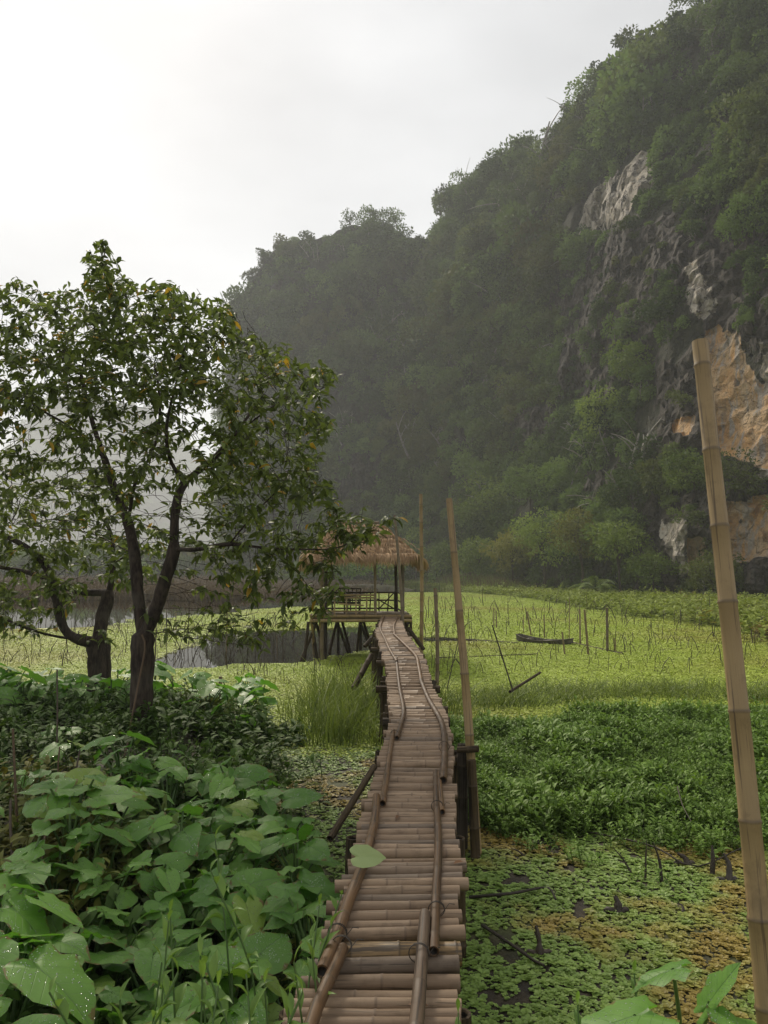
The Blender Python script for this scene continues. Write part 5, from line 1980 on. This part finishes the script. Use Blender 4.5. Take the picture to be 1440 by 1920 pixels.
# table and chairs inside
def cane(root, name, a_, b_, r_=.016, m=M_POST):
    mb = MB(); bamboo(mb, [np.asarray(a_, float), np.asarray(b_, float)], r_, r_, seg=.25, sides=6); return mb.build(name, m, root)


for (px, yv, lab) in ((660, 21.2, 'dark bamboo chair under the thatched roof, nearer the middle post'), (637, 21.4, 'dark bamboo chair under the thatched roof, nearer the corner posts')):
    c = at_y(float(px), 1120.0, yv); c[2] = FZ
    t = empty('bamboo_chair', c, lab, 'chair', 'chairs in the hut')
    for dx in (-.2, .2):
        cane(t, 'leg', c + [dx, -.2, 0], c + [dx, -.2, .42]); cane(t, 'leg', c + [dx * 1.05, .22, 0], c + [dx * 1.15, .3, .66])
        cane(t, 'armrest', c + [dx, -.22, .43], c + [dx * 1.1, .26, .46])
    mb = MB()
    for k in range(7): tube(mb, [c + [-.21, -.2 + k * .065, .28], c + [.21, -.2 + k * .065, .28]], .022, 5)
    mb.build('seat', M_POST, t)
    for k in range(5): cane(t, 'back_cane', c + [-.16 + .08 * k, .24, .28], c + [-.24 + .12 * k, .3, .66], .014)
    cane(t, 'back_rail', c + [-.24, .3, .66], c + [.24, .3, .66], .02)

# ------------------------------------------------------------------ taro plants
R = np.random.default_rng(2024)
HALF = [(1.06, 0), (.94, .085), (.76, .24), (.54, .385), (.30, .485), (.04, .53), (-.18, .51), (-.34, .43), (-.43, .30), (-.42, .17), (-.32, .07), (-.2, .018)]
OUT = np.array(HALF + [(x, -y) for x, y in HALF[1:]][::-1])


def taro_leaf(seed):
    rg = np.random.default_rng(seed)
    n = len(OUT)
    rings = [.0, .3, .62, .85, 1.0]
    V, uv = [], []
    tear = np.ones(n)
    if seed % 3 == 1:
        tear[rg.integers(3, n - 3)] = .72
    sq = rg.uniform(.82, 1.12)
    asym = rg.normal() * .06
    fold, dr, wav = rg.uniform(-.05, .35), rg.uniform(.05, .42), rg.uniform(.02, .06)
    tw = rg.normal() * .18
    ph = rg.uniform(0, 6.28)
    for f in rings:
        P = OUT * f * (tear[:, None] if f > .9 else 1.0) * np.array([1.0, sq])
        P[:, 1] *= 1 + asym * np.sign(P[:, 1])
        r2 = (P ** 2).sum(1)
        ang = np.arctan2(P[:, 1], P[:, 0])
        z = fold * np.abs(P[:, 1]) - dr * np.where(P[:, 0] > 0, P[:, 0] ** 2, P[:, 0] ** 2 * .9) - .25 * P[:, 1] ** 2
        z = z + wav * f * np.sin(ang * 7 + ph) * f + tw * P[:, 0] * P[:, 1]
        V.append(np.stack([P[:, 0], P[:, 1], z], -1)); uv.append(P)
    V = np.concatenate(V); uv = np.concatenate(uv); ring = np.repeat(rings, n)
    fs = []
    for k in range(1, 4):
        for i in range(n):
            fs.append([k * n + i, (k + 1) * n + i, (k + 1) * n + (i + 1) % n, k * n + (i + 1) % n])
    tri = [[0, n + i, n + (i + 1) % n] for i in range(n)]
    mb = MB()
    mb.add(V, [np.array(fs), np.array(tri)], u=uv[:, 0], vs=uv[:, 1], node=ring)
    return mb.mesh('leaf', M_TARO)


taro_meshes = [taro_leaf(k) for k in range(16)]


def leaf_matrix(p, az, tilt, size, roll=0.0):
    X = np.array([math.cos(az) * math.cos(tilt), math.sin(az) * math.cos(tilt), -math.sin(tilt)])
    up = np.array([0, 0, 1.0])
    Yv = unit(np.cross(up, X)); Z = np.cross(X, Yv)
    m = Matrix((tuple(X), tuple(Yv), tuple(Z))).transposed().to_4x4() @ Matrix.Rotation(roll, 4, 'X') @ Matrix.Scale(size, 4)
    m.translation = Vector(p)
    return m


def make_taro(n, height, size):
    t = bpy.data.objects.new('taro_plant', None); COL.objects.link(t); t.empty_display_size = .1
    a0 = R.uniform(0, 6.28)
    for k in range(n):
        az = a0 + k * 2.4 + R.normal() * .3
        h = height * R.uniform(.6, 1.05)
        out = h * R.uniform(.18, .5)
        b = np.array([R.normal() * .02, R.normal() * .02, -.05])
        p = np.array([math.cos(az) * out, math.sin(az) * out, h])
        mb = MB()
        P = polyline([b, b + (p - b) * [.3, .3, .55], p - [math.cos(az) * .02, math.sin(az) * .02, .02], p], n=8)
        tube(mb, P, np.linspace(.012, .006, 8), 6, cap=False, a=R.uniform())
        mb.build('stem', M_STEM, t)
        place('leaf', taro_meshes[R.integers(0, 16)], t, leaf_matrix(p, az + R.normal() * .35, R.uniform(-.15, .55), size * R.uniform(.5, 1.2), R.normal() * .32))
    return t


protos = [make_taro(n_, h_, s_) for (n_, h_, s_) in ((5, .46, .21), (5, .40, .17), (4, .50, .25), (5, .36, .16), (6, .46, .20), (4, .34, .15), (5, .52, .22), (6, .42, .18))]
note_kids(None)
spots = []


def try_spot(x, y, dmin):
    for (a_, b_, _z) in spots:
        if (a_ - x) ** 2 + (b_ - y) ** 2 < dmin ** 2: return False
    return True


rg = np.random.default_rng(77)
cand = 0
while sum(s_[2] == 0 for s_ in spots) < 104 and cand < 9000:
    cand += 1
    y = rg.uniform(2.35, 7.3); x = rg.uniform(-2.9, -.3)
    xl = float(walk(y)[0])
    lim = np.interp(y, [2.3, 3, 3.5, 4.5, 5.5, 6.5, 7.3], [-1.35, -1.75, -1.9, -2.0, -2.15, -2.2, -2.0])
    rlim = np.interp(y, [2.3, 3.2, 4.0, 4.9, 5.5, 6.5, 7.3], [xl - .42, xl - .3, xl - .2, xl - .22, xl - .45, -.95, -1.05])
    if x < lim or x > rlim or not try_spot(x, y, .195): continue
    spots.append((x, y, 0))
cand = 0
while sum(s_[2] == 1 for s_ in spots) < 46 and cand < 4000:
    cand += 1
    y = rg.uniform(9.6, 13.8); px = rg.uniform(-20, 500)
    x = (px - 720) / F * y
    if not try_spot(x, y, .33) or x > xbank(y) - .15: continue
    if abs(x - b1[0]) < .35 and abs(y - b1[1]) < .5: continue
    spots.append((x, y, 1))
for (x, y) in ((-2.7, 6.1), (-3.1, 7.4), (-2.75, 5.35), (-3.4, 8.2)):
    spots.append((x, y, 2))


ORD = ['first', 'second', 'third', 'fourth', 'fifth', 'sixth', 'seventh', 'eighth', 'ninth', 'tenth', 'eleventh', 'twelfth', 'thirteenth', 'fourteenth', 'fifteenth',
       'sixteenth', 'seventeenth', 'eighteenth', 'nineteenth', 'twentieth', 'twenty-first', 'twenty-second', 'twenty-third', 'twenty-fourth']
BANDS = [(2.9, 'level with the near end of the walkway'), (3.4, 'level with the thick scorched culm'), (3.9, 'just short of the fallen pale leaf'), (4.5, 'just past the fallen pale leaf'), (5.1, 'level with the slanting brace'),
         (5.8, 'just past the slanting brace'), (6.5, 'level with the mooring posts'), (99, 'in front of the forked trunk')]
BACK = [(10.6, 'row nearest the forked trunk'), (11.5, 'second row behind the forked trunk'), (12.6, 'row beside the smaller trunk'), (99, 'last row along the water')]


def taro_label(x, y, zone):
    if zone == 2:
        k = sorted(q[1] for q in spots if q[2] == 2).index(y)
        return 'small lone taro plant among the bare dry stalks, %s counting from the thickest stalk' % ORD[k], 'taro among the dry stalks'
    bands = BACK if zone == 1 else BANDS
    lo = 0
    for hi, txt in bands:
        if y < hi: break
        lo = hi
    rank = sorted((q[0] for q in spots if q[2] == zone and lo <= q[1] < hi), reverse=True).index(x)
    if zone == 1:
        return 'dark taro plant in the %s, %s counting from the stump' % (txt, ORD[rank]), 'taro behind the trees'
    return 'wet taro plant %s, %s from the walkway edge' % (txt, ORD[rank]), 'taro patch beside the walkway'


first = True
used = set()
for k, (x, y, zone) in enumerate(spots):
    pi = int(rg.integers(0, len(protos)))
    o = protos[pi] if pi not in used else copy_tree(protos[pi])
    used.add(pi)
    o.location = (x, y, max(zb(x, y), 0))
    s = {0: rg.uniform(.75, 1.15), 1: rg.uniform(1.1, 1.5), 2: rg.uniform(.6, .8)}[zone]
    if zone == 0 and y < 3.3: s *= .92
    o.scale = (s, s, s)
    o.rotation_euler = (rg.normal() * .05, rg.normal() * .05, rg.uniform(0, 6.28))
    l_, g_ = taro_label(x, y, zone)
    tag(o, l_, 'plant', g_)
assert len(used) == len(protos)

# the taro by the thick pole, at the near corner of the marsh
c = on_z(1262.0, 2120.0, 0.05)
t = empty('taro_plant', c, 'low taro plant with one upright grey-green leaf at the foot of the thick bamboo pole', 'plant')
for (px, py, Y_, az, tilt, size) in ((1262, 1818, 2.75, 2.9, .35, .155), (1190, 1905, 2.6, 3.3, .15, .26), (1330, 1880, 2.75, -.3, -1.0, .17), (1390, 1930, 2.6, .2, .3, .2)):
    p = at_y(float(px), float(py), Y_)
    mb = MB(); tube(mb, polyline([c, (c + p) / 2 + [.03, 0, .05], p], n=8), np.linspace(.012, .006, 8), 6, cap=False, a=.5); mb.build('stem', M_STEM, t)
    place('leaf', taro_meshes[int(abs(px)) % 8], t, leaf_matrix(p - c, az, tilt, size, .1))

# pale leaf lying over the pole of the walkway
M_PALELEAF = mat_foliage('pale_leaf', (.30, .38, .15), (.42, .50, .23), transl=.2, rough=.5)
pm = taro_meshes[2].copy(); pm.materials.clear(); pm.materials.append(M_PALELEAF)
p = rail_pts([(676, 1606)], .10)[0]
o = place('fallen_leaf', pm, None, leaf_matrix(p, .25, .12, .125, .75))
tag(o, 'pale green heart-shaped leaf lying over the pole of the walkway', 'leaf')


M_DEADLEAF = mat_foliage('dead_leaf', (.10, .045, .018), (.18, .085, .03), transl=.1, rough=.6)
for (px, py, az, lab) in ((765, 1884, .1, 'curled brown dead leaf lying on the walkway between the two long poles'), (742, 1535, 1.2, 'small brown leaf fallen on the walkway beyond the pale leaf'), (850, 1620, .6, 'small brown leaf fallen near the open edge of the walkway')):
    m1 = MB(); leaves(m1, np.zeros((1, 3)), [[1, 0, 0.05]], [0, 0, 1.0], .075, .026, _T_LANCE, np.array([.5]))
    o = place('dead_leaf', m1.mesh('dead_leaf', M_DEADLEAF), None, loc=tuple(rail_pts([(px, py)], .006)[0]), rot=(.2, 0, az))
    tag(o, lab, 'leaf', 'dead leaves on the walkway')


# ------------------------------------------------------------------ pointed weeds beside the walkway
def weed_leaf(w):
    mb = MB()
    q = np.linspace(0, 1, 6)
    hw_ = np.array([.04, .7, 1.0, .8, .4, 0]) * w
    z = .10 * q - .38 * q ** 2.2
    M_ = np.stack([q, 0 * q, z], -1)
    Lp = np.stack([q, hw_, z + hw_ * .45], -1); Rp = np.stack([q, -hw_, z + hw_ * .45], -1)
    V = np.concatenate([M_, Lp, Rp])
    f = np.array([[i, i + 1, i + 7, i + 6] for i in range(5)] + [[i + 1, i, i + 12, i + 13] for i in range(5)])
    mb.add(V, [f], a=np.tile(np.clip(.35 + .3 * (1 - q), 0, 1), 3))
    return mb.mesh('leaf', M_WEEDLEAF)


wl_ = [weed_leaf(.19), weed_leaf(.23), weed_leaf(.17)]


def make_weed(h, n, L):
    t = bpy.data.objects.new('leafy_weed', None); COL.objects.link(t); t.empty_display_size = .1
    mb = MB()
    P = polyline([(0, 0, -.03), (R.normal() * .03, R.normal() * .03, h * .5), (R.normal() * .06, R.normal() * .06, h)], n=8)
    tube(mb, P, np.linspace(.006, .003, 8), 5, cap=False, a=.6)
    mb.build('stem', M_STEM, t)
    q = np.linspace(.3, 1, n)
    for k in range(n):
        p = np.array([np.interp(q[k], np.linspace(0, 1, 8), P[:, c]) for c in range(3)])
        az = k * 2.4 + R.normal() * .3
        place('leaf', wl_[k % 3], t, leaf_matrix(p, az, np.interp(q[k], [.3, 1], [.0, -.9]) + R.normal() * .15, L * np.interp(q[k], [.3, .6, 1], [.9, 1.1, .5]) * R.uniform(.8, 1.15)))
    return t


wp_ = [make_weed(.55, 10, .115), make_weed(.42, 9, .10), make_weed(.65, 12, .11), make_weed(.36, 9, .095)]
note_kids(None)
WS = [(380, 1800, 2.62, .70), (405, 1850, 2.5, .62), (432, 1800, 2.7, .66), (270, 1860, 2.45, .60), (235, 1885, 2.4, .58), (300, 1830, 2.6, .55), (470, 1880, 2.45, .55), (505, 1895, 2.4, .55), (545, 1880, 2.5, .58),
      (525, 1850, 2.6, .55), (585, 1700, 3.2, .62), (610, 1730, 3.1, .60), (590, 1770, 2.9, .58), (560, 1800, 2.8, .58), (455, 1640, 3.3, .55), (440, 1590, 3.6, .5), (315, 1740, 2.9, .6), (345, 1720, 3.0, .58), (180, 1850, 2.5, .5), (420, 1900, 2.35, .5)]
for k, (px, py, Y_, hh) in enumerate(WS):
    p = at_y(float(px), float(py), Y_)
    o = wp_[k % 4] if k < 4 else copy_tree(wp_[k % 4])
    zg = max(zb(p[0], p[1]), 0)
    hz = p[2] - zg
    base_h = (.55, .42, .65, .36)[k % 4]
    o.location = (p[0], p[1], zg)
    o.scale = (1, 1, max(hz * 1.02, .25) / base_h)
    o.rotation_euler = (0, 0, R.uniform(0, 6.28))
    side = [q for q in WS if (q[0] > 500) == (px > 500)]
    rank = sorted(side, key=lambda q: -q[0]).index((px, py, Y_, hh))
    tag(o, ('pointed bright green weed crowding the walkway edge, %s counting from the deck' if px > 500 else 'pointed yellow-green weed rising between the taro leaves, %s counting from the walkway') % ORD[rank], 'plant', 'weeds by the walkway' if px > 500 else 'weeds among the taro')
for (px, py, Y_, lab) in ((885, 1905, 2.55, 'pointed pale weed growing up beside the walkway edge on the water lettuce side'), (1215, 1830, 2.8, 'young weed shoot beside the grey-green taro leaf'), (1110, 1890, 2.6, 'small weed shoot in the water lettuce')):
    p = at_y(float(px), float(py), Y_)
    o = copy_tree(wp_[1]); o.location = (p[0], p[1], 0); hz = p[2]; o.scale = (.9, .9, max(hz, .2) / .42)
    tag(o, lab, 'plant')

R = np.random.default_rng(99)
# ------------------------------------------------------------------ dry stalks on the bank, stubs in the marsh, stump
for (x0, y0, x1, y1, Y_, r_, lab) in ((24, 1366, 36, 1660, 5.4, .011, 'bare dry stalk at the edge of the bank, thickest of them'), (107, 1255, 100, 1500, 7.6, .010, 'tall thin bare stalk, the one reaching up to the dark taro thicket'), (112, 1400, 113, 1500, 6.6, .009, 'short bare stalk next to the tall thin one'),
                                      (150, 1405, 140, 1500, 6.4, .009, 'bare stalk leaning a little towards the taro patch'), (20, 1500, 24, 1600, 4.9, .010, 'short dark stalk below the thickest one'), (240, 1392, 230, 1440, 7.5, .010, 'reddish stub standing before the forked trunk'), (85, 1560, 80, 1650, 4.6, .008, 'thin dark stub among the leaning taro leaves')):
    a_, b_ = at_y(float(x0), float(y0), Y_), at_y(float(x1), float(y1), Y_ - .1)
    mb = MB(); bamboo(mb, [b_ + (b_ - a_) * .3, (a_ + b_) / 2 + [R.normal() * .02, 0, 0], a_], r_, r_ * .7, seg=.16, sides=6)
    tag(mb.build('dry_stalk', M_DRYSTICK, loc=b_), lab, 'stalk', 'bare stalks on the bank')
mb = MB()
a_, b_ = t1(243, 1370, -.35), t1(272, 1215, -.2)
tube(mb, polyline([t1(238, 1420, -.4), a_, t1(258, 1290, -.24), b_, t1(266, 1190, -.17)], n=16), .011, 5)
tag(mb.build('climbing_vine', M_DRYSTICK, loc=a_), 'thin reddish vine stem climbing the forked trunk', 'vine')

# mushroom-shaped stump and a cut stake by the water
p = on_z(463.0, 1312.0, .1)
t = empty('wooden_stump', p, 'dark mushroom-shaped stump at the pond edge by the taro thicket', 'stump')
mb = MB(); tube(mb, [p + [0, 0, -.3], p + [0, 0, .02], p + [.01, 0, .13]], [.055, .05, .045], 10); mb.build('stem', M_DARKSTICK, t)
mb = MB(); tube(mb, [p + [.01, 0, .10], p + [.01, 0, .13], p + [.012, 0, .17], p + [.014, 0, .205], p + [.014, 0, .222]], [.05, .085, .097, .08, .03], 14, cap=True, jitter=.04); mb.build('cap', M_DARKSTICK, t)
p = on_z(413.0, 1300.0, .2)
mb = MB(); bamboo(mb, [p - [0, 0, .3], p + [0, 0, .28]], .035, .032, seg=.3)
tag(mb.build('stake', M_POLE2, loc=p), 'short cut stake standing in the taro thicket near the dark stump', 'stake')

# rotten stalks sticking out of the water lettuce
STUBS = [(1212, 1575, 1210, 1655, .011, .0, 'upright rotten stalk in the yellowed water lettuce'), (1225, 1580, 1240, 1660, .016, .3, 'rotten stalk with thick dark base beside the upright one'), (1150, 1590, 1183, 1640, .012, .2, 'short leaning dark stalk near the weed edge'),
         (1335, 1585, 1335, 1645, .026, .1, 'thick upright rotten stub near the thick bamboo pole'), (1357, 1600, 1365, 1655, .030, .4, 'hooked curled dark stub by the thick bamboo pole'), (1270, 1600, 1285, 1625, .036, .5, 'heap-like rotten stalk base lying behind the stubs'),
         (1153, 1680, 1158, 1715, .040, .2, 'dark rotten stem base with two horns in the water lettuce'), (1005, 1735, 1012, 1795, .030, .1, 'dark pointed rotten stub close to the walkway'), (1277, 1695, 1278, 1718, .016, .2, 'small stub below the pair of rotten stalks'),
         (958, 1590, 985, 1612, .012, .3, 'slanting dark stalk near the mooring posts')]
for (x0, y0, x1, y1, r_, bend, lab) in STUBS:
    b_ = on_z(float(x1), float(y1), .0)
    a_ = at_y(float(x0), float(y0), b_[1] + .05)
    mb = MB()
    P = polyline([b_ + (b_ - a_) * .2, (a_ + b_) / 2 + [bend * .06, 0, .01], a_], n=9)
    tube(mb, P, np.linspace(r_, r_ * .3, 9) * (1 + .2 * R.normal(size=9) * .5), 8, jitter=.12)
    if r_ > .028:
        for s_ in (-1, 1):
            tube(mb, polyline([b_ - [0, 0, .02], b_ + [s_ * .05, .01, .03], b_ + [s_ * .10, .03, -.01]], n=6), np.linspace(r_ * .8, r_ * .3, 6), 7, jitter=.15)
    tag(mb.build('rotten_stub', M_DARKSTICK, loc=b_), lab, 'stub', 'rotten stalks in the water lettuce')
for (pts, r_, lab) in (([(880, 1682), (960, 1675), (1025, 1664), (1042, 1686)], .011, 'bent dark stalk lying on the water lettuce beside the walkway'), ([(1080, 1555), (1220, 1585), (1300, 1625), (1390, 1590)], .008, 'long thin stalk arching over the water lettuce between the stubs'),
                       ([(905, 1735), (950, 1765), (1000, 1800), (1020, 1810)], .012, 'rotten stalk half sunk between the walkway and the pointed stub'), ([(1270, 1475), (1280, 1510), (1296, 1540)], .006, 'thin reddish stalk lying over the green marsh weeds'),
                       ([(600, 1640), (560, 1650), (530, 1660)], .006, 'thin twig under the taro leaves by the walkway')):
    P = [on_z(float(a_), float(b_), .03 + .05 * (k % 2) + (.28 if r_ == .006 and a_ > 1000 else 0)) for k, (a_, b_) in enumerate(pts)]
    mb = MB(); tube(mb, polyline(P, n=14), np.linspace(r_, r_ * .6, 14), 6, jitter=.08)
    tag(mb.build('lying_stalk', M_DARKSTICK, loc=P[0]), lab, 'stalk')

# ------------------------------------------------------------------ bent lotus stalks standing in the pond
def lotus(k):
    mb = MB()
    h = 1.0
    kind = k % 4
    if kind == 0:
        P = [(0, 0, -.2), (R.normal() * .05, 0, .5), (R.normal() * .12, 0, 1.0)]
    elif kind == 1:
        P = [(0, 0, -.2), (.04, 0, .5), (.10, .03, .78), (.14, .03, .80), (.34, .06, .35)]
    elif kind == 2:
        P = [(0, 0, -.2), (.2, .05, .35), (.42, .1, .62), (.46, .1, .60), (.72, .15, .05)]
    else:
        P = [(0, 0, -.2), (-.15, 0, .3), (-.35, .05, .62)]
    P = np.array(P, float)
    tube(mb, P, np.linspace(.019, .011, len(P)), 4, a=R.uniform())
    return mb.mesh('lotus_stalk', M_LOTUS)


lk = [lotus(k) for k in range(12)]
n = 1100
fx = np.concatenate([R.uniform(790, 1480, 600), R.uniform(-20, 560, 400), R.uniform(440, 720, 100)])
fy = np.concatenate([1125 + 145 * R.uniform(0, 1, 600) ** 1.25, 1160 + 95 * R.uniform(0, 1, 400), 1240 + 50 * R.uniform(0, 1, 100)])
Q = on_z(fx, fy, 0.0)
ok = (Q[:, 1] < base_dist(Q[:, 0], Q[:, 1]) - 8) & (gz(Q[:, 0], Q[:, 1]) < 0) & ((Q[:, 0] < walk(Q[:, 1])[0] - .2) | (Q[:, 0] > walk(Q[:, 1])[1] + .2))
Q = Q[ok]
hh = np.clip(np.abs(R.normal(size=len(Q))) * .22 + .22, .2, .75) * np.clip(Q[:, 1] / 22, .8, 1.7)
order = np.argsort(-hh / Q[:, 1])
Q, hh = Q[order], hh[order]
for k in range(300):
    o = place('lotus_stalk', lk[k % 12], None, loc=tuple(Q[k]), rot=(R.normal() * .08, R.normal() * .08, R.uniform(0, 6.28)), scale=(hh[k],) * 3)
    side = 'in the duckweed beyond the marsh weeds' if Q[k, 0] > walk(Q[k, 1])[1] else 'in the duckweed before the dark open water'
    tag(o, ('upright', 'snapped', 'folded', 'leaning')[k % 12 % 4] + ' brown lotus stalk ' + side, 'stalk', 'lotus stalks ' + side)
Q, hh = Q[300:], hh[300:]
n = len(Q)
scatter('small_lotus_stalks', lk, Q, yaw_tilt(n, .08), np.stack([hh, hh, hh], -1), R.integers(0, 12, n))
